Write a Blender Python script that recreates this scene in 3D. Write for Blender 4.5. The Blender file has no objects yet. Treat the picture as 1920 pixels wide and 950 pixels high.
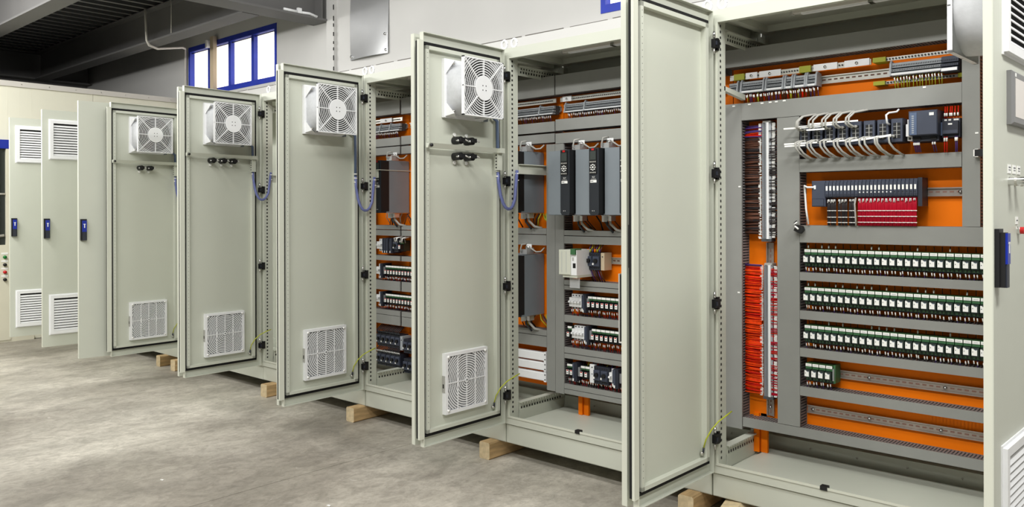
import bpy, math, random
from mathutils import Vector, Matrix
random.seed(7)
scene = bpy.context.scene
COL = scene.collection
R = math.radians

# ------------------------------------------------------------------ camera
cam_d = bpy.data.cameras.new('camera'); cam = bpy.data.objects.new('camera', cam_d); COL.objects.link(cam)
YAW, PITCH, ROLL = 0.8394283, -0.00021063, -0.00242338
fwd = Vector((-math.cos(YAW)*math.cos(PITCH), math.sin(YAW)*math.cos(PITCH), math.sin(PITCH)))
rgt = Vector((math.sin(YAW), math.cos(YAW), 0)); upv = rgt.cross(fwd)
r2 = rgt*math.cos(ROLL) + upv*math.sin(ROLL); u2 = -rgt*math.sin(ROLL) + upv*math.cos(ROLL)
M = Matrix((r2, u2, -fwd)).transposed().to_4x4(); M.translation = Vector((1.667103, -3.135562, 1.314646))
cam.matrix_world = M
cam_d.sensor_fit = 'HORIZONTAL'; cam_d.sensor_width = 36.0
cam_d.lens = 36.0*1505.022/1920.0
cam_d.shift_y = -(475-395.858)/1920.0
cam_d.clip_start = 0.05; cam_d.clip_end = 200
scene.camera = cam

# ------------------------------------------------------------------ world, lamps, exposure
world = bpy.data.worlds.new('world'); scene.world = world; world.use_nodes = True
bg = world.node_tree.nodes['Background']; bg.inputs[0].default_value = (1.0, 0.985, 0.95, 1); bg.inputs[1].default_value = 0.095

def area(name, loc, size, power, rot=(0, 0, 0), color=(1.0, 0.992, 0.965)):
    d = bpy.data.lights.new(name, 'AREA'); d.shape = 'RECTANGLE'; d.size, d.size_y = size; d.energy = power; d.color = color
    o = bpy.data.objects.new(name, d); COL.objects.link(o); o.location = loc; o.rotation_euler = rot
    return o
# rows of hall luminaires hanging over the aisle, plus two added fills
area('hall_lamp_row_one', (-1.3, -2.9, 5.0), (7.0, 0.35), 160, (R(12), 0, 0))
area('hall_lamp_row_two', (-0.3, -5.1, 4.7), (8.0, 0.3), 265, (R(48), 0, 0))
area('hall_lamp_row_three', (2.5, -1.2, 3.7), (0.3, 1.6), 100, (0, R(42), 0))
area('hall_lamp_row_four', (-6.0, -2.1, 3.05), (2.4, 0.4), 108, (R(44), 0, 0))
area('deck_fill', (-6.0, -2.1, 3.12), (2.4, 0.2), 16, (R(165), 0, 0))   # unseen upward fill added to brighten the deck underside
area('tray_fill', (1.0, -2.2, 4.6), (0.35, 2.2), 42, (R(14), 0, 0))  # unseen fill added to lighten the nearest cabinet's floor tray

vs = scene.view_settings
vs.view_transform = 'Standard'; vs.look = 'None'; vs.gamma = 1.0; vs.use_curve_mapping = False; vs.exposure = 0.0

# ------------------------------------------------------------------ materials
MATS = {}
def lin(c):
    return tuple(((v/255)/12.92 if v/255 <= 0.04045 else (((v/255)+0.055)/1.055)**2.4) for v in c)
def mat(name, rgb, rough=0.5, metal=0.0, var=0.0, vscale=8.0, bump=0.0, bscale=300.0, emit=0.0, alpha=1.0, stretch=None):
    m = bpy.data.materials.new(name); m.use_nodes = True; nt = m.node_tree; b = nt.nodes['Principled BSDF']
    c = lin(rgb)
    b.inputs['Base Color'].default_value = (*c, 1); b.inputs['Roughness'].default_value = rough; b.inputs['Metallic'].default_value = metal
    if var or bump:
        tc = nt.nodes.new('ShaderNodeTexCoord'); src = tc.outputs['Object']
        if stretch:
            mp = nt.nodes.new('ShaderNodeMapping'); mp.inputs['Scale'].default_value = stretch; nt.links.new(src, mp.inputs[0]); src = mp.outputs[0]
    if var:
        n = nt.nodes.new('ShaderNodeTexNoise'); n.inputs['Scale'].default_value = vscale; n.inputs['Detail'].default_value = 5
        nt.links.new(src, n.inputs['Vector'])
        cr = nt.nodes.new('ShaderNodeValToRGB')
        cr.color_ramp.elements[0].position = 0.3; cr.color_ramp.elements[1].position = 0.7
        cr.color_ramp.elements[0].color = (*[max(0, v*(1-var)) for v in c], 1); cr.color_ramp.elements[1].color = (*[min(1, v*(1+var)) for v in c], 1)
        nt.links.new(n.outputs['Fac'], cr.inputs[0]); nt.links.new(cr.outputs[0], b.inputs['Base Color'])
    if bump:
        n2 = nt.nodes.new('ShaderNodeTexNoise'); n2.inputs['Scale'].default_value = bscale
        nt.links.new(src, n2.inputs['Vector'])
        bp = nt.nodes.new('ShaderNodeBump'); bp.inputs['Strength'].default_value = bump; bp.inputs['Distance'].default_value = 0.002
        nt.links.new(n2.outputs['Fac'], bp.inputs['Height']); nt.links.new(bp.outputs[0], b.inputs['Normal'])
    if emit:
        b.inputs['Emission Color'].default_value = (*c, 1); b.inputs['Emission Strength'].default_value = emit
    if alpha < 1:
        b.inputs['Alpha'].default_value = alpha
    if name in ('orange', 'duct', 'crimson_wire', 'orange_wire', 'red_wire'): b.inputs['Specular IOR Level'].default_value = 0.2
    MATS[name] = m
    return m

mat('paint', (199, 202, 189), 0.42, var=0.025, vscale=2.5, bump=0.05, bscale=420)
mat('paint_light', (208, 210, 196), 0.42, var=0.02, vscale=3)
mat('duct', (142, 143, 139), 0.55, var=0.03, vscale=12)
mat('duct_comb', (118, 114, 114), 0.6)
mat('orange', (250, 124, 0), 0.6, var=0.05, vscale=5)
mat('white', (236, 237, 238), 0.42, var=0.02, vscale=20)
mat('white_tag', (246, 246, 242), 0.5)
mat('fabric', (206, 208, 211), 0.9, var=0.05, vscale=60, bump=0.3, bscale=600)
mat('filter_mat', (150, 152, 156), 0.95, var=0.06, vscale=90, bump=0.5, bscale=700)
mat('corner_grey', (172, 174, 176), 0.7)
mat('black', (16, 16, 18), 0.5)
mat('black_soft', (4, 4, 5), 0.85)
mat('navy', (62, 68, 84), 0.5, var=0.05, vscale=30)
mat('navy_dark', (38, 42, 54), 0.5, var=0.05, vscale=30)
mat('navy_light', (84, 100, 128), 0.45)
mat('blue', (18, 42, 150), 0.35)
mat('blue_frame', (28, 52, 168), 0.5, var=0.12, vscale=9)
mat('zinc', (196, 194, 186), 0.38, 0.75, var=0.08, vscale=14)
mat('rail_old', (168, 158, 150), 0.42, 0.6, var=0.14, vscale=10)
mat('steel', (222, 223, 224), 0.32, 0.75, var=0.03, vscale=5)
mat('chrome', (225, 225, 225), 0.12, 1.0)
mat('drive_grey', (128, 136, 142), 0.5, var=0.03, vscale=10)
mat('drive_side', (124, 133, 140), 0.5, var=0.04, vscale=10)
mat('drive_dark', (36, 40, 46), 0.45, var=0.05, vscale=16)
mat('display', (64, 70, 68), 0.2)
mat('green', (58, 106, 66), 0.5, var=0.06, vscale=40)
mat('green_dark', (26, 44, 34), 0.5)
mat('relay_case', (44, 54, 52), 0.35)
mat('red', (196, 24, 26), 0.45)
mat('crimson_wire', (178, 14, 42), 0.5, var=0.12, vscale=25)
mat('orange_wire', (236, 70, 8), 0.5, var=0.25, vscale=40)
mat('red_wire', (206, 30, 10), 0.5, var=0.2, vscale=40)
mat('brown_wire', (92, 56, 40), 0.55, var=0.25, vscale=40)
mat('dark_wire', (34, 26, 28), 0.55, var=0.2, vscale=40)
mat('purple_wire', (70, 44, 112), 0.5, var=0.15, vscale=40)
mat('blue_wire', (108, 116, 168), 0.45, var=0.1, vscale=40)
mat('yellow_green', (176, 184, 42), 0.45, var=0.1, vscale=20)
mat('olive', (158, 160, 34), 0.45)
mat('grey_cable', (172, 171, 165), 0.5)
mat('term_grey', (164, 169, 174), 0.5, var=0.05, vscale=40)
mat('term_dark', (70, 74, 78), 0.6)
mat('beige', (196, 178, 150), 0.55)
mat('wall_white', (200, 199, 196), 0.75, var=0.03, vscale=1.6, bump=0.2, bscale=25)
mat('ledge_white', (226, 225, 222), 0.7)
mat('seam_grey', (120, 116, 110), 0.9)
mat('panel_cream', (226, 224, 206), 0.5, var=0.02, vscale=2)
mat('booth', (220, 216, 196), 0.5, var=0.03, vscale=4)
mat('beam', (104, 103, 102), 0.6, var=0.05, vscale=3)
mat('deck_shade', (66, 66, 66), 0.6)  # darkened deck colour, paints shade into the valleys and rib sides
mat('slot_red', (138, 104, 92), 0.6)
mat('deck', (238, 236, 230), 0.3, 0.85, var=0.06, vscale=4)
mat('pipe_white', (206, 202, 194), 0.5)
mat('wood', (196, 164, 118), 0.7, var=0.22, vscale=6, bump=0.2, bscale=60, stretch=(9, 1.2, 9))
mat('wood_end', (214, 194, 156), 0.75, var=0.16, vscale=40)
mat('glass_dark', (52, 56, 54), 0.08)
mat('screen', (222, 216, 210), 0.35, var=0.03, vscale=4)
mat('hmi_grey', (124, 124, 124), 0.45)
mat('clear', (220, 222, 224), 0.1, alpha=0.35)
mat('btn_green', (12, 120, 44), 0.35)
mat('sky_pane', (255, 248, 236), 0.4, emit=1.5)
mat('dark_gap', (20, 18, 17), 0.9)

def floor_material():
    m = bpy.data.materials.new('concrete'); m.use_nodes = True; nt = m.node_tree; N = nt.nodes; Lk = nt.links
    b = N['Principled BSDF']; tc = N.new('ShaderNodeTexCoord')
    def noise(scale, detail, stretch=(1, 1, 1), dist=0.0, rough=0.5):
        mp = N.new('ShaderNodeMapping'); mp.inputs['Scale'].default_value = stretch
        Lk.new(tc.outputs['Object'], mp.inputs[0])
        n = N.new('ShaderNodeTexNoise'); n.inputs['Scale'].default_value = scale; n.inputs['Detail'].default_value = detail
        n.inputs['Distortion'].default_value = dist; n.inputs['Roughness'].default_value = rough
        Lk.new(mp.outputs[0], n.inputs['Vector']); return n
    def ramp(n, p0, c0, p1, c1):
        r = N.new('ShaderNodeValToRGB'); e = r.color_ramp.elements
        e[0].position = p0; e[0].color = (*c0, 1); e[1].position = p1; e[1].color = (*c1, 1); Lk.new(n.outputs['Fac'], r.inputs[0]); return r
    def mix(a, bb, fac, mode):
        x = N.new('ShaderNodeMixRGB'); x.blend_type = mode; x.inputs[0].default_value = fac
        Lk.new(a.outputs[0], x.inputs[1]); Lk.new(bb.outputs[0], x.inputs[2]); return x
    big = ramp(noise(0.7, 8, (1, 0.8, 1), 0.5), 0.36, lin((146, 140, 130)), 0.6, lin((198, 193, 182)))
    streak = ramp(noise(3.2, 8, (1.0, 0.5, 1), 0.5), 0.36, (0.66, 0.65, 0.63), 0.6, (1.04, 1.03, 1.01))
    cloud = ramp(noise(8, 10, (1, 0.7, 1), 1.2, 0.7), 0.40, (0.74, 0.735, 0.72), 0.56, (1.05, 1.05, 1.04))
    fine = ramp(noise(32, 12, (1, .75, 1), 0.8, 0.72), 0.40, (0.76, 0.755, 0.745), 0.58, (1.06, 1.06, 1.06))
    spots = ramp(noise(17, 3, (1, 0.7, 1), 0.4), 0.70, (0, 0, 0), 0.78, (0.22, 0.215, 0.205))
    c = mix(big, streak, 0.6, 'MULTIPLY'); c = mix(c, cloud, 0.7, 'MULTIPLY'); c = mix(c, fine, 0.7, 'MULTIPLY'); c = mix(c, spots, 0.6, 'ADD')
    Lk.new(c.outputs[0], b.inputs['Base Color'])
    rr = ramp(noise(2.2, 5, (1, .6, 1), 1.0), 0.3, (0.36,)*3, 0.7, (0.62,)*3); Lk.new(rr.outputs[0], b.inputs['Roughness'])
    bp = N.new('ShaderNodeBump'); bp.inputs['Strength'].default_value = 0.12; bp.inputs['Distance'].default_value = 0.004
    Lk.new(noise(40, 6).outputs['Fac'], bp.inputs['Height']); Lk.new(bp.outputs[0], b.inputs['Normal'])
    MATS['concrete'] = m
floor_material()

# ------------------------------------------------------------------ mesh helpers
class MB:
    def __init__(self): self.v = []; self.f = []; self.m = []; self.mats = []; self.smooth = []
    def mi(self, name):
        if name not in self.mats: self.mats.append(name)
        return self.mats.index(name)
    def add(self, vs, fs, mname, smooth=False):
        k = len(self.v); self.v += [tuple(q) for q in vs]; i = self.mi(mname)
        for f in fs: self.f.append(tuple(k+a for a in f)); self.m.append(i); self.smooth.append(smooth)
        return self
    def box(self, x0, x1, y0, y1, z0, z1, mname):
        if x0 > x1: x0, x1 = x1, x0
        if y0 > y1: y0, y1 = y1, y0
        if z0 > z1: z0, z1 = z1, z0
        vs = [(x0, y0, z0), (x1, y0, z0), (x1, y1, z0), (x0, y1, z0), (x0, y0, z1), (x1, y0, z1), (x1, y1, z1), (x0, y1, z1)]
        return self.add(vs, [(0, 3, 2, 1), (4, 5, 6, 7), (0, 1, 5, 4), (1, 2, 6, 5), (2, 3, 7, 6), (3, 0, 4, 7)], mname)
    def cbox(self, x0, x1, y0, y1, z0, z1, c, mname):
        """box whose four front (low y) edges are chamfered by c"""
        if x0 > x1: x0, x1 = x1, x0
        a = [(x0, y1, z0), (x1, y1, z0), (x1, y1, z1), (x0, y1, z1)]
        b = [(x0, y0+c, z0), (x1, y0+c, z0), (x1, y0+c, z1), (x0, y0+c, z1)]
        d = [(x0+c, y0, z0+c), (x1-c, y0, z0+c), (x1-c, y0, z1-c), (x0+c, y0, z1-c)]
        fs = [(3, 2, 1, 0), (8, 9, 10, 11)]
        for i in range(4):
            j = (i+1) % 4
            fs += [(i, j, 4+j, 4+i), (4+i, 4+j, 8+j, 8+i)]
        return self.add(a+b+d, fs, mname)
    def prism(self, poly, axis, a0, a1, mname, smooth=False):
        """poly = 2-D points; axis 'x','y','z' is the extrusion axis"""
        def P(u, w, a): return {'x': (a, u, w), 'y': (u, a, w), 'z': (u, w, a)}[axis]
        n = len(poly); vs = [P(u, w, a0) for u, w in poly] + [P(u, w, a1) for u, w in poly]
        fs = [tuple(range(n))[::-1], tuple(range(n, 2*n))] + [(i, (i+1) % n, n+(i+1) % n, n+i) for i in range(n)]
        return self.add(vs, fs, mname, smooth)
    def tube(self, pts, r, mname, n=6, caps=True, r1=None):
        pts = [Vector(q) for q in pts]; vs = []; fs = []; prev = None
        for i, q in enumerate(pts):
            t = (pts[min(i+1, len(pts)-1)] - pts[max(i-1, 0)]).normalized()
            if prev is None:
                a = Vector((0, 0, 1)) if abs(t.z) < 0.9 else Vector((1, 0, 0)); u = t.cross(a).normalized()
            else:
                u = (prev - t*prev.dot(t)).normalized()
            prev = u; w = t.cross(u); rr = r if r1 is None else r+(r1-r)*i/(len(pts)-1)
            for k in range(n):
                an = 2*math.pi*k/n; vs.append(q + u*math.cos(an)*rr + w*math.sin(an)*rr)
        for i in range(len(pts)-1):
            for k in range(n):
                fs.append((i*n+k, i*n+(k+1) % n, (i+1)*n+(k+1) % n, (i+1)*n+k))
        if caps:
            fs.append(tuple(range(n))[::-1]); e = (len(pts)-1)*n; fs.append(tuple(range(e, e+n)))
        return self.add(vs, fs, mname, True)
    def disc(self, c, rad, y0, y1, mname, n=24, axis='y', smooth=False):
        poly = [(c[0]+rad*math.cos(2*math.pi*i/n), c[1]+rad*math.sin(2*math.pi*i/n)) for i in range(n)]
        return self.prism(poly, axis, y0, y1, mname)
    def ring_clipped(self, c, ri, ro, half, y0, y1, mname, n=64):
        """flat ring in the x-z plane, only where it lies inside a square of half-size half"""
        for i in range(n):
            a0, a1 = 2*math.pi*i/n, 2*math.pi*(i+1)/n; am = (a0+a1)/2
            if max(abs(ro*math.cos(am)), abs(ro*math.sin(am))) > half: continue
            p = [(c[0]+q*math.cos(a), c[1]+q*math.sin(a)) for q, a in ((ri, a0), (ro, a0), (ro, a1), (ri, a1))]
            vs = [(u, y0, w) for u, w in p] + [(u, y1, w) for u, w in p]
            self.add(vs, [(7, 6, 5, 4), (0, 4, 5, 1), (2, 6, 7, 3)], mname)
        return self
    def build(self, name, parent=None, loc=None, rotz=None):
        me = bpy.data.meshes.new(name); me.from_pydata(self.v, [], self.f)
        for mn in self.mats: me.materials.append(MATS[mn])
        me.polygons.foreach_set('material_index', self.m); me.polygons.foreach_set('use_smooth', self.smooth)
        me.update()
        o = bpy.data.objects.new(name, me); COL.objects.link(o)
        if parent is not None: o.parent = parent
        if loc is not None: o.location = loc
        if rotz is not None: o.rotation_euler = (0, 0, rotz)
        return o

def tag(o, label=None, cat=None, group=None, kind=None):
    if label: o['label'] = label
    if cat: o['category'] = cat
    if group: o['group'] = group
    if kind: o['kind'] = kind
    return o
def thing(name, label, cat, loc=(0, 0, 0), rotz=0, group=None):
    o = bpy.data.objects.new(name, None); COL.objects.link(o); o.empty_display_size = 0.05
    o.location = loc; o.rotation_euler = (0, 0, rotz)
    return tag(o, label, cat, group)
def copy_tree(o, parent=None):
    c = o.copy(); COL.objects.link(c); c.parent = parent
    for ch in list(o.children): copy_tree(ch, c)
    return c
def text_mesh(s, size, mname, name, parent, loc, rot):
    cu = bpy.data.curves.new(name, 'FONT'); cu.body = s; cu.size = size; cu.align_x = 'CENTER'; cu.align_y = 'CENTER'; cu.extrude = 0.0002
    t = bpy.data.objects.new(name, cu); COL.objects.link(t)
    dg = bpy.context.evaluated_depsgraph_get(); me = bpy.data.meshes.new_from_object(t.evaluated_get(dg))
    bpy.data.objects.remove(t); me.materials.clear(); me.materials.append(MATS[mname])
    o = bpy.data.objects.new(name, me); COL.objects.link(o); o.parent = parent; o.location = loc; o.rotation_euler = rot
    return o
ORD = ['first', 'second', 'third', 'fourth', 'fifth', 'sixth', 'seventh', 'eighth', 'ninth', 'tenth', 'eleventh', 'twelfth', 'thirteenth', 'fourteenth', 'fifteenth',
       'sixteenth', 'seventeenth', 'eighteenth', 'nineteenth', 'twentieth', 'twenty-first', 'twenty-second', 'twenty-third', 'twenty-fourth', 'twenty-fifth']

# ------------------------------------------------------------------ setting
def build_setting():
    f = MB().box(-10.6, 4.5, -7.5, 1.5, -0.08, -0.006, 'seam_grey').build('floor'); tag(f, kind='structure')
    for x0, x1 in ((-10.6, -1.7978), (-1.7942, 4.5)):
        MB().box(x0, x1, -7.5, 1.5, -0.006, 0, 'concrete').build('floor_slab', f)
    YB = 1.35
    w = MB()
    W1 = (-7.453, -5.57, 2.644, 3.237); W2 = (-1.537, 0.4, 2.658, 3.25)
    xs = [-10.6, W1[0], W1[1], W2[0], W2[1], 4.5]
    for i in range(5):
        x0, x1 = xs[i], xs[i+1]
        if i == 1: w.box(x0, x1, YB, YB+.2, 0, W1[2], 'wall_white'); w.box(x0, x1, YB, YB+.2, W1[3], 5.5, 'wall_white')
        elif i == 3: w.box(x0, x1, YB, YB+.2, 0, W2[2], 'wall_white'); w.box(x0, x1, YB, YB+.2, W2[3], 5.5, 'wall_white')
        else: w.box(x0, x1, YB, YB+.2, 0, 5.5, 'wall_white')
    w = w.build('wall_back'); tag(w, kind='structure')
    # ledge running along the wall under the windows
    led = MB().prism([(1.27, 2.49), (1.35, 2.49), (1.35, 2.60), (1.335, 2.60), (1.27, 2.585)], 'x', -7.6, 4.5, 'ledge_white').build('trim_1'); tag(led, kind='structure')
    MB().box(-7.6, 4.5, 1.262, 1.27, 2.492, 2.505, 'beige').build('edge_strip', led)
    sm = MB(); x = -7.5
    while x < 4.3:
        L = random.uniform(.15, .5); z = 2.586+random.uniform(-.002, .002); sm.box(x, x+L, 1.266, 1.272, z, z+random.uniform(.002, .005), 'seam_grey'); x += L+random.uniform(0, .06)
    sm.build('plaster_crack', led)
    def window(name, W, mulls):
        x0, x1, z0, z1 = W; y0, y1 = YB-.005, YB+.06; t = .055
        fr = MB()
        fr.box(x0, x1, y0, y1, z0, z0+t, 'blue_frame'); fr.box(x0, x1, y0, y1, z1-t, z1, 'blue_frame')
        fr.box(x0, x0+t*.7, y0, y1, z0+t, z1-t, 'blue_frame'); fr.box(x1-t*.7, x1, y0, y1, z0+t, z1-t, 'blue_frame')
        o = fr.build(name); tag(o, kind='structure')
        ed = [x0+t*.7] + [v for mm in mulls for v in mm] + [x1-t*.7]
        for a, b in mulls: MB().box(a, b, y0+.01, y1, z0+t, z1-t, 'blue_frame').build('mullion', o)
        for i in range(0, len(ed), 2):
            MB().box(ed[i]+.004, ed[i+1]-.004, YB+.05, YB+.058, z0+t, z1-t, 'sky_pane').build('pane', o)
            MB().box(ed[i], ed[i+1], YB+.02, YB+.03, z1-t-.016, z1-t-.008, 'navy_dark').build('glazing_bead', o)
    window('window_1', W1, [(-7.008, -6.957), (-6.55, -6.5), (-6.072, -6.022)])
    window('window_2', W2, [(-1.0, -.94), (-.5, -.44), (-.05, .01)])
    # concrete column with a bolted seam
    c = MB().box(-4.663, -4.55, 1.315, 1.35, 0, 5.5, 'wall_white').build('trim_2'); tag(c, kind='structure')
    sb = MB()
    z = 2.2
    while z < 3.6:
        h = random.uniform(.02, .05); sb.box(-4.556, -4.544, 1.312, 1.3155, z, z+h, 'dark_gap'); z += h+random.uniform(.015, .06)
    sb.build('seam_mark', c)
    # sandwich-panel partition at the far end of the row
    wl = MB().box(-7.72, -7.64, -5.0, 1.35, 0, 2.63, 'panel_cream').build('wall_left'); tag(wl, kind='structure')
    y = 1.34
    while y > -4.9:
        p = MB().box(-7.642, -7.615, y-.996, y, .005, 2.6, 'panel_cream')
        for k in range(9): p.box(-7.616, -7.6145, y-.05-k*.11, y-.058-k*.11, .01, 2.6, 'panel_cream')
        p.build('panel', wl); y -= 1.0
    cap = MB().box(-7.73, -7.595, -5.0, 1.35, 2.6, 2.655, 'pipe_white')
    for k in range(24): cap.tube([(-7.596, 1.2-k*.26, 2.628), (-7.592, 1.2-k*.26, 2.628)], .006, 'zinc')
    cap.build('cap_rail', wl)
    # mezzanine deck, its valley shade painted with a darker material
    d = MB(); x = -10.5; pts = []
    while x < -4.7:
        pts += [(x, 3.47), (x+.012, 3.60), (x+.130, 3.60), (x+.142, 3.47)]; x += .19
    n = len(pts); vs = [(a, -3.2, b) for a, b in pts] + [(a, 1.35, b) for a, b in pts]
    d.add(vs, [(i, i+1, n+i+1, n+i) for i in range(n-1) if i % 4 == 3], 'deck'); d.add(vs, [(i, i+1, n+i+1, n+i) for i in range(n-1) if i % 4 != 3], 'deck_shade'); d.box(-10.6, -4.6, -3.2, 1.35, 3.61, 3.65, 'dark_gap')
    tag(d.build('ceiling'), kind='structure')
    # beams (I-sections)
    def beam(label, axis, c, a0, a1, w, zb, zt, stiff=()):
        o = thing('ceiling_beam', label, 'beam', (0, 0, 0)); tag(o, kind='structure'); del o['kind']
        def seg(u0, u1, z0, z1, nm):
            m = MB()
            if axis == 'x': m.box(a0, a1, u0, u1, z0, z1, 'beam')
            else: m.box(u0, u1, a0, a1, z0, z1, 'beam')
            m.build(nm, o)
        seg(c-w/2, c+w/2, zb, zb+.018, 'bottom_flange'); seg(c-.008, c+.008, zb+.018, zt-.018, 'web'); seg(c-w/2, c+w/2, zt-.018, zt, 'top_flange')
        for s in stiff:
            m = MB()
            if axis == 'x': m.box(s, s+.012, c-w/2+.01, c+w/2-.01, zb+.018, zt-.018, 'beam')
            else: m.box(c-w/2+.01, c+w/2-.01, s, s+.012, zb+.018, zt-.018, 'beam')
            m.build('stiffener', o)
        return o
    beam('grey steel beam running along the wall above the blue window', 'x', .69, -10.3, -4.93, .17, 3.10, 3.46)
    beam('grey steel beam crossing the upper left corner of the view', 'x', -.61, -10.3, -4.93, .17, 3.10, 3.46)
    beam('grey steel cross beam ending on the wall beside the column', 'y', -4.78, -3.2, 1.34, .26, 3.10, 3.56, (1.26,))
    beam('dark steel beam closing the far end of the deck', 'y', -10.37, -3.2, 1.3, .2, 3.1, 3.46)
    wf = MB().box(-10.6, -10.5, -5, 1.35, 0, 5, 'beam').build('wall_far'); tag(wf, kind='structure')
    ho = MB().tube([(-6.3, .6, 3.12), (-6.3, .6, 3.45)], .005, 'pipe_white', 6).build('drop_wire'); tag(ho, 'thin white wire hanging down the beam above the blue window', 'wire')
    # conduit, cable clip, metal sheet
    cp = MB().tube([(-6.86, .585, 3.45), (-6.84, .585, 3.2), (-6.84, .59, 3.12), (-6.85, .62, 3.075), (-6.95, .75, 3.072), (-7.3, 1.2, 3.20), (-7.44, 1.30, 3.22), (-7.475, 1.32, 3.17), (-7.48, 1.325, 2.5)], .013, 'pipe_white', 8)
    tag(cp.build('conduit_pipe'), 'white bent conduit pipe dropping from the beam to the window corner', 'pipe')
    pp = MB().box(-6.836, -6.764, 1.29, 1.335, 2.6, 3.27, 'beige'); pp.box(-6.965, -6.93, 1.3, 1.348, 3.17, 3.25, 'white')
    tag(pp.build('wall_trunking'), 'beige vertical cable trunk crossing the blue framed window', 'trunk')
    hk = MB().tube([(-4.648, .85, 3.13), (-4.648, 1.0, 3.13)], .012, 'white', 8); hk.box(-4.66, -4.636, .99, 1.03, 3.118, 3.165, 'white'); hk.tube([(-4.648, 1.03, 3.13), (-4.648, 1.12, 3.135), (-4.648, 1.2, 3.12)], .012, 'white', 8)
    tag(hk.build('cable_tie'), 'white cable end lying on the flange of the cross beam', 'cable')
    ms = MB(); n = 14; vs = []; 
    for k in range(n+1):
        z = 2.69+k/n*1.1; bow = .03*max(0, 1-(z-2.69)/.3)**2
        for j in range(7):
            x = -4.325+j/6*.54; vs.append((x, 1.338-bow*math.sin(j/6*math.pi)-.006*math.sin(7*z+3*x), z+.02*bow))
    m0 = len(vs); vs += [(a, b+.003, c2) for a, b, c2 in vs]
    fs = [(k*7+j, k*7+j+1, (k+1)*7+j+1, (k+1)*7+j) for k in range(n) for j in range(6)]
    fs += [tuple(m0+q for q in f[::-1]) for f in fs]
    ms.add(vs, fs, 'steel', True); st = thing('metal_sheet', 'shiny bent steel sheet screwed to the white wall', 'sheet')
    ms.build('sheet', st)
    for x, z in ((-4.30, 2.72), (-3.81, 2.72), (-3.82, 2.86)): MB().tube([(x, 1.336, z), (x, 1.322, z)], .012, 'chrome', 8).build('screw', st)
    # control booth standing at the far left
    b = thing('control_booth', 'cream control booth with blue top, window and buttons at left edge', 'booth', (-7.6, -.85, 0))
    m = MB()
    m.box(-.03, .02, -1.2, .385, .02, .985, 'booth'); m.box(-.03, .02, .345, .385, .985, 1.96, 'booth'); m.box(-.03, .02, -1.2, -.9, .985, 1.96, 'booth')
    m.build('front_panel', b)
    MB().box(-.03, .012, -1.2, .6, 0, .045, 'booth').build('base_strip', b)
    MB().box(-.03, .025, -1.2, .375, 1.96, 2.05, 'blue').build('top_panel', b)
    MB().box(-.02, -.01, -.9, .345, .985, 1.96, 'glass_dark').build('window_pane', b)
    g = MB(); g.tube([(.0, .28, 1.0), (0, .28, 1.95)], .012, 'pipe_white', 6); g.tube([(0, -.2, 1.02), (0, .33, 1.08)], .014, 'pipe_white', 6); g.tube([(0, .2, 1.5), (0, .34, 1.5)], .01, 'pipe_white', 6)
    g.build('guard_bar', b)
    for z, c in ((.862, 'btn_green'), (.785, 'black'), (.71, 'red'), (.635, 'black')):
        q = MB().tube([(.02, .33, z), (.04, .33, z)], .016, c, 14); q.build('push_button', b)
        MB().box(.02, .022, .3, .36, z+.028, z+.045, 'white_tag').build('button_label', b)
build_setting()

# ------------------------------------------------------------------ cabinets
ZB, ZT = .202, 2.162
def perforations(mb, axis, face, side, a0, a1, z_or_y, step, w, h, mname):
    pass

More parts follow.
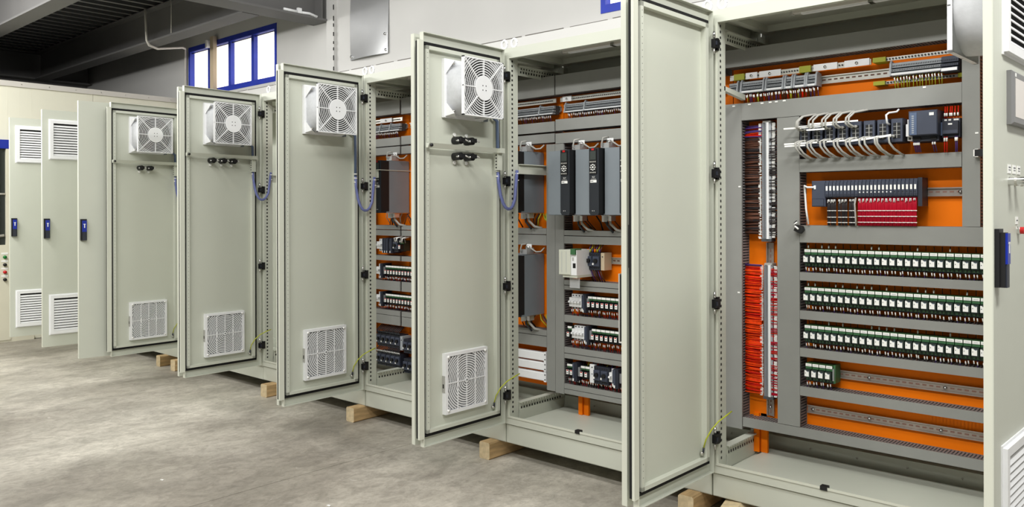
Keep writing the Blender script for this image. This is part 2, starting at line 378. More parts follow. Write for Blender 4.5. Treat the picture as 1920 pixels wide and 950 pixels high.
def build_door(root, x0, hx, sg, ang, W, name_label=None, handle=False, lip=True, fittings=True):
    """door leaf; local x = sg*s from the hinge, local y = inward normal. The leaf is .025 thick, its inner rim at y=0"""
    def bx(mb, s0, s1, y0, y1, z0, z1, m): mb.box(sg*s0, sg*s1, y0, y1, z0, z1, m)
    d = MB()
    bx(d, 0, W, -.025, -.022, ZB, ZT, 'paint')
    bx(d, 0, .003, -.022, 0, ZB, ZT, 'paint'); bx(d, W-.003, W, -.022, 0, ZB, ZT, 'paint_light')
    bx(d, .003, W-.003, -.022, 0, ZB, ZB+.003, 'paint'); bx(d, .003, W-.003, -.022, 0, ZT-.003, ZT, 'paint')
    o = d.build('door', root, (hx-x0, -.025, 0), R(-ang) if sg > 0 else R(ang))
    if fittings:
        g = MB(); a, b2, t = .030, W-.012, .012
        bx(g, a, a+t, -.022, -.006, ZB+.045, ZT-.045, 'black_soft'); bx(g, b2, b2+.006, -.022, -.006, ZB+.045, ZT-.045, 'black_soft')
        bx(g, a, b2, -.022, -.006, ZB+.045, ZB+.058, 'black_soft'); bx(g, a, b2, -.022, -.006, ZT-.058, ZT-.045, 'black_soft')
        g.build('door_gasket', o)
        fr = MB(); i0, i1 = .046, W-.017; zb, zt = ZB+.062, ZT-.062
        bx(fr, i0, i0+.022, -.022, .003, zb, zt, 'paint'); bx(fr, i1-.018, i1, -.022, .003, zb, zt, 'paint')
        bx(fr, i0, i1, -.022, .003, zb, zb+.016, 'paint'); bx(fr, i0, i1, -.022, .003, zt-.018, zt, 'paint')
        z = zb+.05
        while z < zt-.03:
            bx(fr, i1-.010, i1-.0075, .003, .0034, z, z+.003, 'black'); z += .025
        fr.build('inner_frame', o)
    if lip:
        l = MB(); bx(l, W, W+.029, -.011, 0, ZB+.04, ZT-.04, 'paint_light'); l.build('overlap_lip', o)
        l = MB(); bx(l, W+.004, W+.028, -.023, -.011, ZB+.045, ZT-.045, 'black_soft'); l.build('overlap_gasket', o)
    for z in (2.022, 1.472, .921, .349):
        h = MB(); bx(h, -.022, .02, .001, .02, z-.018, z+.018, 'black'); bx(h, -.03, -.012, -.004, .012, z-.026, z+.026, 'black')
        bx(h, .006, .016, .02, .024, z-.008, z+.008, 'navy_dark')
        h.tube([(sg*.012, .01, z+.022), (sg*.012, .01, z+.05)], .006, 'chrome', 8); h.tube([(sg*.012, .01, z-.022), (sg*.012, .01, z-.045)], .004, 'zinc', 8)
        h.build('hinge', o)
    if handle:
        h = MB(); s = W-.032
        def hb(s0, s1, y0, y1, z0, z1, m): bx(h, s+s0, s+s1, y0, y1, z0, z1, m)
        hb(-.022, .022, -.037, -.025, 1.10, 1.262, 'black'); hb(-.016, .016, -.05, -.037, 1.10, 1.252, 'black')
        hb(-.015, .015, -.056, -.05, 1.165, 1.25, 'blue'); hb(-.003, .003, -.0575, -.056, 1.195, 1.225, 'white_tag'); hb(-.007, .007, -.0575, -.056, 1.22, 1.226, 'white_tag')
        hb(-.013, .013, -.054, -.05, 1.10, 1.165, 'navy_dark')
        h.build('handle', o)
    return o

def ground_wire(door, sg, W):
    m = MB(); s = .083
    m.tube([(sg*s, -.018, .3), (sg*s, -.006, .3)], .008, 'zinc', 8)
    m.tube([(sg*s, -.006, .305), (sg*s, -.004, .325)], .005, 'navy_dark', 6)
    m.tube([(sg*s, -.004, .325), (sg*.08, .005, .36), (sg*.06, .02, .40), (sg*.03, .035, .43), (sg*-.01, .05, .45), (sg*-.05, .055, .462)], .0032, 'yellow_green', 6)
    return m.build('ground_wire', door)

def build_cabinet(name_label, x0, W, seen=True, plate=None, struts=(), lamp_label=None, double=True):
    root = thing('electrical_cabinet', name_label, 'cabinet', (x0, 0, 0), group='open control cabinets standing in a row')
    # plinth
    p = MB().box(.003, W-.003, .012, .5, .0905, .19, 'paint')
    po = p.build('plinth', root)
    if seen:
        pc = MB().box(.004, W-.004, .0095, .012, .094, .187, 'paint'); pc.build('plinth_panel', po)
    # front frame ring
    fr = MB()
    fr.box(0.002, .034, 0, .03, .193, 2.165, 'paint'); fr.box(W-.034, W-.002, 0, .03, .193, 2.165, 'paint')
    fr.box(.034, W-.034, 0, .03, .193, .228, 'paint'); fr.box(.034, W-.034, 0, .03, 2.118, 2.165, 'paint')
    fr.box(.024, W-.024, -.004, 0, .228, .238, 'paint_light'); fr.box(.024, .030, -.004, 0, .238, 2.112, 'paint_light'); fr.box(W-.030, W-.024, -.004, 0, .238, 2.112, 'paint_light')
    fr.build('front_frame', root)
    # notch latch in the bottom rail
    if seen and double:
        MB().box(W*.39, W*.39+.028, -.006, .02, .226, .242, 'black').build('latch_notch', root)
    # posts with hole rows
    for u0, u1, hs in ((.028, .034, 1), (W-.034, W-.028, -1)):
        q = MB().box(u0-.024*(hs > 0), u1+.024*(hs < 0), .03, .07, .21, 2.13, 'paint')
        if seen:
            xs = u1 if hs > 0 else u0; z = .25
            while z < 2.1:
                q.box(xs, xs+hs*.0006, .020, .030, z, z+.011, 'black'); z += .025
        q.build('post', root)
    for u in (.0, W-.04): MB().box(u+.002, u+.038, .46, .5, .21, 2.13, 'paint').build('rear_post', root)
    MB().box(0.002, W-.002, .5, .503, .193, 2.165, 'paint').build('back_panel', root)
    rf = MB().box(.002, W-.002, .0, .5, 2.165, 2.172, 'paint'); rf.box(.04, .075, .03, .47, 2.135, 2.165, 'paint'); rf.box(W-.075, W-.04, .03, .47, 2.135, 2.165, 'paint'); rf.box(.075, W-.075, .40, .44, 2.135, 2.165, 'paint')
    rf.build('roof', root)
    t = MB(); t.box(.04, W-.04, .03, .5, .195, .2, 'paint'); t.box(.07, W-.07, .06, .43, .2, .214, 'paint'); t.box(.04, W-.04, .46, .5, .2, .27, 'paint'); t.box(.02, .036, .075, .46, .2, .255, 'paint')
    for k in range(5): t.tube([(.25+k*W*.17, .455, .24), (.25+k*W*.17, .452, .24)], .004, 'zinc', 8)
    t.build('floor_tray', root)
    if seen:
        for z0, kind in ((.258, 'punched'), (2.05, 'punched'))+tuple((zz, 'plain') for zz in struts):
            s = MB(); s.box(.012, .03, .075, .46, z0, z0+.03, 'paint'); s.box(.030, .033, .075, .46, z0-.012, z0+.036, 'paint'); s.box(.012, .05, .075, .46, z0+.036, z0+.040, 'paint')
            if kind == 'punched':
                y = .09
                while y < .44:
                    s.box(.033, .0336, y, y+.010, z0+.001, z0+.013, 'black' if z0 < 1 else 'dark_gap'); s.box(.033, .0336, y+.006, y+.013, z0+.021, z0+.030, 'white_tag' if z0 < 1 else 'dark_gap'); y += .022
            s.build('depth_strut', root)
    for u in ((.035, W-.035) if seen else (.035,)):
        e = MB(); pts = [(u+.019*math.cos(a), .04, 2.205+.022*math.sin(a)) for a in [2*math.pi*i/16 for i in range(17)]]
        e.tube(pts, .0065, 'white', 7, caps=False); e.tube([(u, .04, 2.168), (u, .04, 2.185)], .011, 'white', 8); e.build('lifting_eye', root)
    if plate:
        a, b, z0, z1 = plate
        pl = MB().box(a-x0, b-x0, .345, .349, z0, z1, 'orange'); po = pl.build('mounting_plate', root)
        MB().box(a-x0+.10, a-x0+.125, .335, .36, .215, z0+.05, 'orange').build('plate_bracket', po)
        MB().box(a-x0+.13, a-x0+.16, .345, .36, .215, z0+.05, 'orange').build('plate_bracket', po)
    if lamp_label:
        l = thing('cabinet_lamp', lamp_label, 'lamp', (x0+W*.27, .1, 2.118))
        MB().box(0, W*.5, -.014, .014, .004, .022, 'pipe_white').build('lamp_body', l); MB().box(.035, W*.5-.03, -.01, .01, -.003, .004, 'white').build('lamp_tube', l)
        MB().box(-.012, 0, -.012, .012, 0, .018, 'grey_cable').build('end_cap', l); MB().box(W*.25, W*.25+.018, -.02, .02, -.004, .024, 'chrome').build('mounting_clip', l)
    return root

XA, XB, XC, XD, XE = 0.0, -1.2, -2.4, -3.6, -4.8
cabA = build_cabinet('nearest open control cabinet full of relays at the right', XA, 1.2, True, (-.064, 1.12, .342, 2.045), (), 'slim lamp under the roof of the nearest cabinet')
cabB = build_cabinet('second open control cabinet holding grey frequency drives', XB, 1.2, True, (-1.068, -.068, .337, 2.045), (1.525,), 'slim lamp under the roof of the second cabinet')
cabC = build_cabinet('third open control cabinet with rows of breakers at bottom', XC, 1.2, True, (-2.36, -1.072, .337, 2.045), (1.54,), 'slim lamp under the roof of the third cabinet')
cabD = build_cabinet('fourth open control cabinet, only a narrow strip of inside visible', XD, 1.2, True, (-3.56, -2.364, .30, 2.045), (1.54,))
cabE = build_cabinet('fifth cabinet in the row, with filter fan on its open door', XE, 1.2, False)
cabF = build_cabinet('sixth cabinet in the row, plain grey open door with blue handle', -5.6, .8, False, double=False)
cabG = build_cabinet('seventh cabinet in the row, open door with two white louvres', -6.4, .8, False, double=False)
cabH = build_cabinet('farthest cabinet at the left end of the row, door with louvres', -7.2, .8, False, double=False)
# outer side sheets at the two ends of the row
MB().box(1.197, 1.2, .0, .5, .193, 2.165, 'paint').build('side_panel', cabA)
MB().box(0, .003, .0, .5, .193, 2.165, 'paint').build('side_panel', cabH)

DL = {}
for k, root, x0, hx, ang in (('A', cabA, XA, .027, 90.45), ('B', cabB, XB, -1.173, 89.5), ('C', cabC, XC, -2.373, 88.5), ('D', cabD, XD, -3.573, 88.25), ('E', cabE, XE, -4.773, 87.75)):
    DL[k] = (build_door(root, x0, hx, 1, ang, .575), hx, ang); ground_wire(DL[k][0], 1, .575)
DR = {}
for k, root, x0, hx, ang, W, hd in (('A', cabA, XA, 1.173, 87.85, .575, True), ('B', cabB, XB, -.027, 87.35, .575, True), ('C', cabC, XC, -1.227, 87.05, .575, True), ('D', cabD, XD, -2.427, 89.3, .575, True),
                                   ('E', cabE, XE, -3.627, 86.5, .575, True), ('F', cabF, -5.6, -4.827, 86.9, .775, True), ('G', cabG, -6.4, -5.627, 88.4, .775, True), ('H', cabH, -7.2, -6.427, 87.1, .775, True)):
    DR[k] = (build_door(root, x0, hx, -1, ang, W, handle=hd, lip=False, fittings=k in 'AB'), hx, ang, W)

# wooden blocks under the plinths
for lab, x, y in (('pale wooden block under the nearest cabinet beside its open door', -.085, -.07), ('wooden block under the second cabinet, its sawn end facing out', -1.29, -.065), ('wooden block under the third cabinet with dark grain', -2.44, -.08),
                  ('small wooden block under the fourth cabinet', -3.45, -.076), ('wooden block under the fifth cabinet', -4.86, -.07), ('farthest wooden block, under the sixth cabinet', -5.15, -.06), ):
    t = thing('wooden_block', lab, 'block', (x, y, 0), R(random.uniform(-2, 2)), group='wooden blocks carrying the cabinets')
    c = .007; pr = [(-.037, c), (-.037+c, 0), (.037-c, 0), (.037, c), (.037, .09-c), (.037-c, .09), (-.037+c, .09), (-.037, .09-c)]
    MB().prism(pr, 'y', .002, .5, 'wood').build('block_body', t); MB().prism([(u*.985, .045+(w-.045)*.985) for u, w in pr], 'y', 0, .002, 'wood_end').build('sawn_end', t)
t = thing('wooden_block', 'broken pale offcut in front of the nearest wooden block', 'block', (.13, -.075, 0), R(14), group='wooden blocks carrying the cabinets')
MB().prism([(-.06, 0), (.05, 0), (.055, .05), (.02, .088), (-.05, .08)], 'y', 0, .3, 'wood_end').build('block_body', t)

for lab, x, y in (('small white scrap lying on the open floor', -2.25, -1.36), ('tiny pale chip on the floor near the floor joint', -1.35, -1.02)):
    tag(MB().prism([(x, y), (x+.018, y+.003), (x+.015, y+.011), (x+.004, y+.009)], 'z', 0.0005, .003, 'white_tag').build('paper_scrap'), lab, 'scrap')
# ------------------------------------------------------------------ door fittings
def place_on_door(o, dk, left, s, n, z):
    """put a thing built in (x = s, y = inward normal, z) axes on a door leaf"""
    if left: _, hx, ang = DL[dk]; rz = R(-ang); x = s
    else: _, hx, ang, W = DR[dk]; rz = R(ang); x = -s
    c, si = math.cos(rz), math.sin(rz)
    o.location = (hx + x*c - n*si, -.025 + x*si + n*c, z); o.rotation_euler = (0, 0, rz)
def build_fan():
    t = thing('filter_fan', 'x', 'fan', group='white filter fans on the inside of the left doors')
    H = .143
    b = MB(); b.box(-H, H, 0, .016, -H, H, 'white'); b.box(-H-.005, -H+.012, 0, .03, -H, H, 'drive_grey'); b.build('base_frame', t)
    # shroud: square at the door, round at the guard
    m = MB(); n = 32; sq = []; ci = []
    for i in range(n):
        a = 2*math.pi*i/n; k = (.128)/max(abs(math.cos(a)), abs(math.sin(a))); k = min(k, .16)
        sq.append((k*math.cos(a), .016, k*math.sin(a))); ci.append((.138*math.cos(a), .075, .138*math.sin(a)))
    c2 = [(x*.98, .112, z*.98) for x, y, z in ci]
    m.add(sq+ci+c2, [(i, (i+1) % n, n+(i+1) % n, n+i) for i in range(n)]+[(n+i, n+(i+1) % n, 2*n+(i+1) % n, 2*n+i) for i in range(n)], 'fabric', True)
    m.build('shroud', t)
    for sx in (-1, 1):
        for sz in (-1, 1):
            f = MB(); p = [(sx*H*.96, .016, sz*H*.96), (sx*H*.45, .016, sz*H*.96), (sx*H*.96, .016, sz*H*.45), (sx*H*.88, .06, sz*H*.88)]
            f.add(p, [(0, 1, 3), (0, 3, 2), (1, 2, 3), (0, 2, 1)], 'white'); f.tube([(sx*H*.8, .028, sz*H*.8), (sx*H*.8, .05, sz*H*.8)], .005, 'zinc', 6); f.build('corner_bracket', t)
    bk = MB().disc((0, 0), .130, .100, .104, 'black_soft', 32)  # disc coloured black to stand for the unlit fan interior
    for i in range(5):
        a = 2*math.pi*i/5; bk.add([(.05*math.cos(a), .1045, .05*math.sin(a)), (.05*math.cos(a+.5), .106, .05*math.sin(a+.5)), (.122*math.cos(a+.75), .106, .122*math.sin(a+.75)), (.122*math.cos(a+.1), .1045, .122*math.sin(a+.1))], [(0, 1, 2, 3)], 'black')
    bk.build('fan_rotor', t)
    g = MB(); hf = H*.985
    g.box(-hf, -hf+.008, .112, .124, -hf, hf, 'white'); g.box(hf-.008, hf, .112, .124, -hf, hf, 'white'); g.box(-hf, hf, .112, .124, -hf, -hf+.006, 'white'); g.box(-hf, hf, .112, .124, hf-.006, hf, 'white')
    r = .068
    while r < .2:
        g.ring_clipped((0, 0), r, r+.0046, hf, .117, .123, 'white', 56); r += .0118
    for i in range(8):
        a = math.pi/4*i; L = hf if i % 2 == 0 else hf*1.36; dx, dz = math.cos(a), math.sin(a); px, pz = -dz*.0024, dx*.0024
        p = [(.05*dx+px, .05*dz+pz), (.05*dx-px, .05*dz-pz), (L*dx-px, L*dz-pz), (L*dx+px, L*dz+pz)]
        g.add([(u, .1245, w) for u, w in p]+[(u, .116, w) for u, w in p], [(0, 1, 2, 3), (0, 4, 5, 1), (2, 6, 7, 3), (1, 5, 6, 2), (3, 7, 4, 0)], 'white')
    g.build('finger_guard', t)
    # corner web behind the guard where the light plastic shows
    w = MB(); n = 48; vo = []; vi = []
    for i in range(n):
        a = 2*math.pi*i/n; k = hf/max(abs(math.cos(a)), abs(math.sin(a)))
        vi.append((.132*math.cos(a), .112, .132*math.sin(a))); vo.append((k*math.cos(a), .112, k*math.sin(a)))
    w.add(vi+vo, [(i, (i+1) % n, n+(i+1) % n, n+i) for i in range(n)], 'corner_grey'); w.build('corner_web', t)
    h = MB().disc((0, 0), .061, .116, .126, 'white', 32)
    for sx in (-.011, .011):
        for sz in (-.011, .011): h.disc((sx, sz), .0032, .126, .1263, 'black', 8)
    h.build('hub', t)
    return t
def build_exhaust():
    t = thing('exhaust_filter', 'x', 'filter', group='white exhaust filters on the inside of the doors')
    H = .148
    b = MB(); w = .016
    b.box(-H, H, 0, .024, -H, -H+w, 'white'); b.box(-H, H, 0, .024, H-w, H, 'white'); b.box(-H, -H+w, 0, .024, -H+w, H-w, 'white'); b.box(H-w, H, 0, .024, -H+w, H-w, 'white')
    b.box(H-.001, H+.003, .002, .02, -.04, .04, 'grey_cable'); b.box(H+.003, H+.0035, .006, .014, -.02, .0, 'black')
    b.build('frame', t)
    MB().box(-H+w, H-w, .002, .008, -H+w, H-w, 'filter_mat').build('filter_mat', t)
    g = MB(); hf = H-w; r = .02
    while r < .19:
        g.ring_clipped((0, 0), r, r+.0060, hf, .014, .021, 'white', 60); r += .0113
    for q in (-.062, 0, .062): g.box(q-.0022, q+.0022, .014, .0222, -hf, hf, 'white')
    g.box(-hf, hf, .014, .0222, -.0022, .0022, 'white'); g.box(-.011, .011, .014, .0225, -.011, .011, 'white'); g.box(-.004, .004, .0225, .0228, -.004, .004, 'term_dark')
    g.build('grille', t)
    for sx in (-1, 1):
        for sz in (-1, 1): MB().tube([(sx*(H-.018), .022, sz*(H-.018)), (sx*(H-.018), .029, sz*(H-.018))], .007, 'white_tag', 8).build('corner_screw', t)
    return t
def build_louvre():
    t = thing('louvre_vent', 'x', 'vent', group='white louvred vents on the outside of the doors')
    H = .16
    b = MB(); w = .026; y0, y1 = -.016, 0
    for (u0, u1, z0, z1) in ((-H, H, H-w, H), (-H, H, -H, -H+w), (-H, -H+w, -H+w, H-w), (H-w, H, -H+w, H-w)): b.box(u0, u1, y0, y1, z0, z1, 'white')
    for (u0, u1, z0, z1) in ((-H-.008, H+.008, -H-.008, H+.008),): b.box(u0, u1, y1-.004, y1, z0, z1, 'white')
    b.build('frame', t)
    MB().box(-H+w, H-w, -.0045, -.004, -H+w, H-w, 'black_soft').build('dark_backing', t)
    z = -H+w+.004
    while z < H-w-.008:
        s = MB(); L = H-w-.001
        s.add([(-L, -.014, z-.001), (L, -.014, z-.001), (L, -.005, z+.0125), (-L, -.005, z+.0125), (-L, -.0125, z-.003), (L, -.0125, z-.003), (L, -.004, z+.0105), (-L, -.004, z+.0105)], [(0, 1, 2, 3), (7, 6, 5, 4), (0, 4, 5, 1), (2, 6, 7, 3), (1, 5, 6, 2), (3, 7, 4, 0)], 'white')
        s.build('slat', t); z += .0215
    return t
fan0, ex0, lv0 = build_fan(), build_exhaust(), build_louvre()
fans = [('B', 1, .293, 1.913, 'white filter fan at the top of the second cabinet\'s left door'), ('C', 1, .29, 1.913, 'white filter fan at the top of the third cabinet\'s left door'),
        ('D', 1, .288, 1.918, 'white filter fan on the fourth cabinet\'s left door, above three switches'), ('E', 1, .288, 1.92, 'farthest white filter fan, on the fifth cabinet\'s door'), ('A', 0, .30, 1.93, 'filter fan seen edge-on at the top right, on the nearest right door')]
for i, (k, l, s, z, lab) in enumerate(fans):
    o = fan0 if i == 0 else copy_tree(fan0); place_on_door(o, k, l, s, -.021, z); o.scale = (1, 1.2, 1); o['label'] = lab
    if not l:
        for c in [c for c in o.children if c.name.startswith('corner_bracket')]: bpy.data.objects.remove(c)
exs = [('B', 1, .287, .476, 'white exhaust filter low on the second cabinet\'s left door'), ('C', 1, .283, .475, 'white exhaust filter low on the third cabinet\'s left door'), ('D', 1, .28, .466, 'white exhaust filter low on the fourth cabinet\'s left door'),
       ('E', 1, .283, .458, 'farthest white exhaust filter, low on the fifth cabinet\'s door'), ('B', 0, .40, 1.91, 'thin white filter edge peeking from behind the second cabinet\'s right door')]
for i, (k, l, s, z, lab) in enumerate(exs):
    o = ex0 if i == 0 else copy_tree(ex0); place_on_door(o, k, l, s, -.022, z); o['label'] = lab
lvs = [('G', .56, 1.918, 'upper white louvre on the seventh cabinet\'s open door'), ('G', .56, .465, 'lower white louvre on the seventh cabinet\'s open door'), ('H', .565, 1.925, 'upper white louvre on the farthest cabinet\'s door'), ('H', .565, .45, 'lower white louvre on the farthest cabinet\'s door'),
       ('A', .315, 1.925, 'upper right white louvre on the nearest door, cut by the frame'), ('A', .335, .48, 'lower right white louvre on the nearest door, cut by the frame')]
for i, (k, s, z, lab) in enumerate(lvs):
    o = lv0 if i == 0 else copy_tree(lv0); place_on_door(o, k, 0, s, -.0252, z); o['label'] = lab

def door_rail(k, z, lab, nsw, xs, zs, swlab):
    t = thing('door_rail', lab, 'rail', group='grey rails across the door insides'); place_on_door(t, k, 1, 0, 0, z)
    MB().prism([(.018, -.011), (.030, -.011), (.042, .011), (.018, .011)], 'x', .06, .575, 'paint').build('bar', t)  # front face sloped downward to put the bar in shade
    MB().tube([(.565, .042, 0), (.565, .05, 0)], .008, 'black', 8).build('end_screw', t)
    MB().box(.055, .092, .018, .05, -.012, .012, 'paint').build('corner_piece', t)
    v = MB().box(.055, .085, .005, .03, -.10, -.012, 'paint')
    for q in range(5): v.box(.0855, .086, .012, .02, -.09+q*.016, -.082+q*.016, 'black')
    v.build('down_leg', t)
    i = 0
    for zz in zs:
        for x in xs:
            n = thing('switch_block', f'{ORD[i]} black switch block from the left on {swlab}', 'switch', group='black switch blocks on the door insides'); place_on_door(n, k, 1, x, -.02, zz); i += 1
            MB().disc((0, 0), .019, 0, .05, 'black', 14).build('switch_body', n); MB().box(-.014, .014, .05, .065, -.008, .012, 'black').build('contact_block', n)
            c = MB().tube([(-.014, .06, .004), (-.03, .068, -.004)], .004, 'grey_cable', 6); c.tube([(.016, .03, -.002), (.02, .055, -.002)], .005, 'chrome', 6); c.build('terminal_screw', n)
            MB().disc((0, .03 if zz > z else -.03), .009, 0, .006, 'white_tag', 10).build('label_dot', n)
door_rail('B', 1.625, 'grey rail across the second cabinet\'s left door', 4, (.354, .272), (1.662, 1.584), 'second cabinet\'s door rail, top row first')
door_rail('D', 1.70, 'grey rail across the fourth cabinet\'s left door', 3, (.38, .30, .222), (1.668,), 'fourth cabinet\'s door rail')
door_rail('E', 1.705, 'grey rail across the fifth cabinet\'s left door', 2, (.35, .275), (1.663,), 'fifth cabinet\'s door rail')

def hose(k, hx, s, ztop, zmid, zlow, zend, lab):
    """braided sleeve from the fan down the door and across to the frame"""
    _, h, ang = DL[k]; a = R(-ang); c, si = math.cos(a), math.sin(a)
    def P(u, n, z): return (h + u*c - n*si, -.025 + u*si + n*c, z)
    m = MB(); m.tube([P(s+.03, .0, ztop+.02), P(s, .005, ztop), P(s, .008, (ztop+zmid)/2), P(s, .008, zmid)], .009, 'navy_light', 8)
    t = thing('cable_sleeve', lab, 'cable', (0, 0, 0), group='blue cable sleeves between doors and frames'); m.build('upper_sleeve', t)
    e = (hx+.045, .05); p0 = Vector(P(s, .01, zmid)); p1 = Vector((e[0], e[1], zend)); pts = [p0, Vector(P(s, .012, zmid-.06))]
    for i in range(1, 8):
        f = i/8; q = p0.lerp(p1, f); pts.append(Vector((q.x + .02*math.sin(f*math.pi), q.y-.02*math.sin(f*math.pi), zlow + (abs(f-.55)/.55)**2.4*(zmid-.07-zlow if f < .55 else (zend-.03-zlow)))))
    pts += [p1]
    m = MB(); m.tube(pts, .0085, 'blue_wire', 8); m.build('loop', t)
    w = MB()
    for z in (zmid+.015, zmid-.01, zmid-.035): q = P(s, .008, z); w.tube([(q[0], q[1], z-.003), (q[0], q[1], z+.003)], .0112, 'white_tag', 8)
    w.tube([(e[0], e[1], zend-.055), (e[0], e[1], zend-.05)], .0112, 'white_tag', 8); w.tube([(e[0], e[1], zend-.02), (e[0], e[1], zend-.014)], .0112, 'white_tag', 8)
    w.build('cable_tie', t)
hose('B', -1.2, .066, 1.78, 1.53, 1.325, 1.53, 'blue cable loop between the second cabinet\'s door and frame')
hose('C', -2.4, .066, 1.78, 1.53, 1.32, 1.53, 'blue-grey cable loop between the third cabinet\'s door and frame')
hose('D', -3.6, .066, 1.78, 1.62, 1.40, 1.60, 'blue cable loop between the fourth cabinet\'s door and frame')
hose('E', -4.8, .066, 1.78, 1.60, 1.38, 1.58, 'blue cable along the edge of the fifth cabinet\'s door')

# operator panel, lamps and buttons on the nearest right door (outside)
hm = thing('operator_panel', 'grey framed touch screen on the nearest right door', 'screen'); place_on_door(hm, 'A', 0, .31, -.025, 1.64)
MB().cbox(-.118, .118, -.018, 0, -.078, .078, .006, 'hmi_grey').build('bezel', hm); MB().box(-.096, .096, -.0186, -.018, -.056, .056, 'screen').build('screen', hm)
MB().box(-.1, -.088, -.019, -.018, .06, .07, 'white_tag').build('status_label', hm)
for i, (s, lab) in enumerate(((.405, 'left of the pair'), (.335, 'right of the pair'))):
    n = thing('key_switch', f'chrome rotary switch on the nearest right door, {lab}', 'switch', group='chrome rotary switches'); place_on_door(n, 'A', 0, s, -.025, 1.398)
    MB().disc((0, 0), .0125, -.045, 0, 'chrome', 18).build('barrel', n); MB().disc((0, 0), .0145, -.022, -.016, 'zinc', 18).build('ring', n); MB().disc((0, 0), .010, -.0465, -.045, 'black', 14).build('knob_face', n)
for i, s in enumerate((.402, .345, .29)):
    n = MB().box(-.018, .018, -.002, 0, -.013, .013, 'white_tag'); n.box(-.012, .012, -.0024, -.002, .003, .006, 'term_dark'); n.box(-.012, .012, -.0024, -.002, -.004, -.002, 'term_dark')
    o = n.build('name_plate'); place_on_door(o, 'A', 0, s, -.025, 1.434); tag(o, f'{ORD[i]} small white name plate from the left above the rotary switches', 'label', 'name plates above the switches')
n = thing('pilot_button', 'red push button on the nearest right door', 'button'); place_on_door(n, 'A', 0, .30, -.025, 1.253)
MB().disc((0, 0), .013, -.008, 0, 'chrome', 18).build('collar', n); MB().disc((0, 0), .0105, -.018, -.008, 'red', 18).build('cap', n)
o = MB().box(-.013, .013, -.002, 0, -.011, .011, 'white_tag').box(-.008, .008, -.0024, -.002, -.002, .002, 'term_dark').build('name_plate'); place_on_door(o, 'A', 0, .315, -.025, 1.283); tag(o, 'small white name plate above the red button', 'label')
# dark device housing on the inside of the second cabinet's right door
n = thing('device_housing', 'black device edge with white screws behind the second cabinet\'s right door', 'device'); place_on_door(n, 'B', 0, .50, -.022, .95)
MB().box(-.06, .06, 0, .04, -.13, .12, 'black').build('housing', n); MB().box(-.062, .06, .04, .046, -.135, .125, 'grey_cable').build('edge_trim', n)
for z in (.06, .035, .0, -.045): MB().tube([(-.06, .02, z), (-.064, .02, z)], .006, 'white_tag', 8).build('screw', n)


# ------------------------------------------------------------------ ducts and rails (parts of the cabinets)
YL, YP = .265, .345
def duct(root, x0, x1, z0, z1, vertical=False, teeth=('lo', 'hi'), yl=YL, seam=None):
    """slotted wiring duct with lid; x0..x1, z0..z1 are world ranges of its lid"""
    ox = root.location.x; a, b = x0-ox, x1-ox
    body = MB(); body.box(a, b, YP-.003, YP-.001, z0, z1, 'duct_comb')
    step, w = .0125, .0068
    if vertical:
        n = int((z1-z0)/step)
        for k in range(n):
            z = z0+k*step
            body.box(b-.003, b-.001, yl+.012, YP, z, z+w, 'duct_comb'); body.box(a+.001, a+.003, yl+.012, YP, z, z+w, 'duct_comb')
        body.box(a+.001, a+.003, yl+.006, yl+.014, z0, z1, 'duct_comb'); body.box(b-.003, b-.001, yl+.006, yl+.014, z0, z1, 'duct_comb')
    else:
        n = int((b-a)/step)
        for k in range(n):
            x = a+k*step
            body.box(x, x+w, yl+.012, YP, z1-.003, z1-.001, 'duct_comb'); body.box(x, x+w, yl+.012, YP, z0+.001, z0+.003, 'duct_comb')
        body.box(a, b, yl+.006, yl+.014, z1-.003, z1-.001, 'duct_comb'); body.box(a, b, yl+.006, yl+.014, z0+.001, z0+.003, 'duct_comb')
    o = body.build('cable_duct', root)
    MB().box(a, b, yl, yl+.008, z0, z1, 'duct').build('duct_lid', o)
    return o
def rail(root, x0, x1, zc, y=.335, mname='rail_old', vertical=False, slots=True):
    ox = root.location.x; m = MB(); h = .0175
    def bx(u0, u1, y0, y1, w0, w1, mn):
        if vertical: m.box(zc-ox+w0, zc-ox+w1, y0, y1, u0, u1, mn)
        else: m.box(u0-ox, u1-ox, y0, y1, zc+w0, zc+w1, mn)
    bx(x0, x1, y, YP, -.0135, .0135, mname); bx(x0, x1, y-.007, y-.0055, .0125, h, mname); bx(x0, x1, y-.007, y-.0055, -h, -.0125, mname)
    bx(x0, x1, y-.0055, y, .012, .0135, mname); bx(x0, x1, y-.0055, y, -.0135, -.012, mname)
    o = m.build('din_rail', root)
    if slots:
        s = MB(); m = s; u = x0+.012
        while u < x1-.02: bx(u, u+.015, y-.0006, y, -.003, .003, 'slot_red' if mname == 'rail_old' else 'brown_wire'); u += .025
        s.build('rail_slots', o)
    return o
def rail_screw(root, x, z):
    MB().tube([(x-root.location.x, .337, z), (x-root.location.x, .327, z)], .0065, 'chrome', 8).build('rail_screw', root)

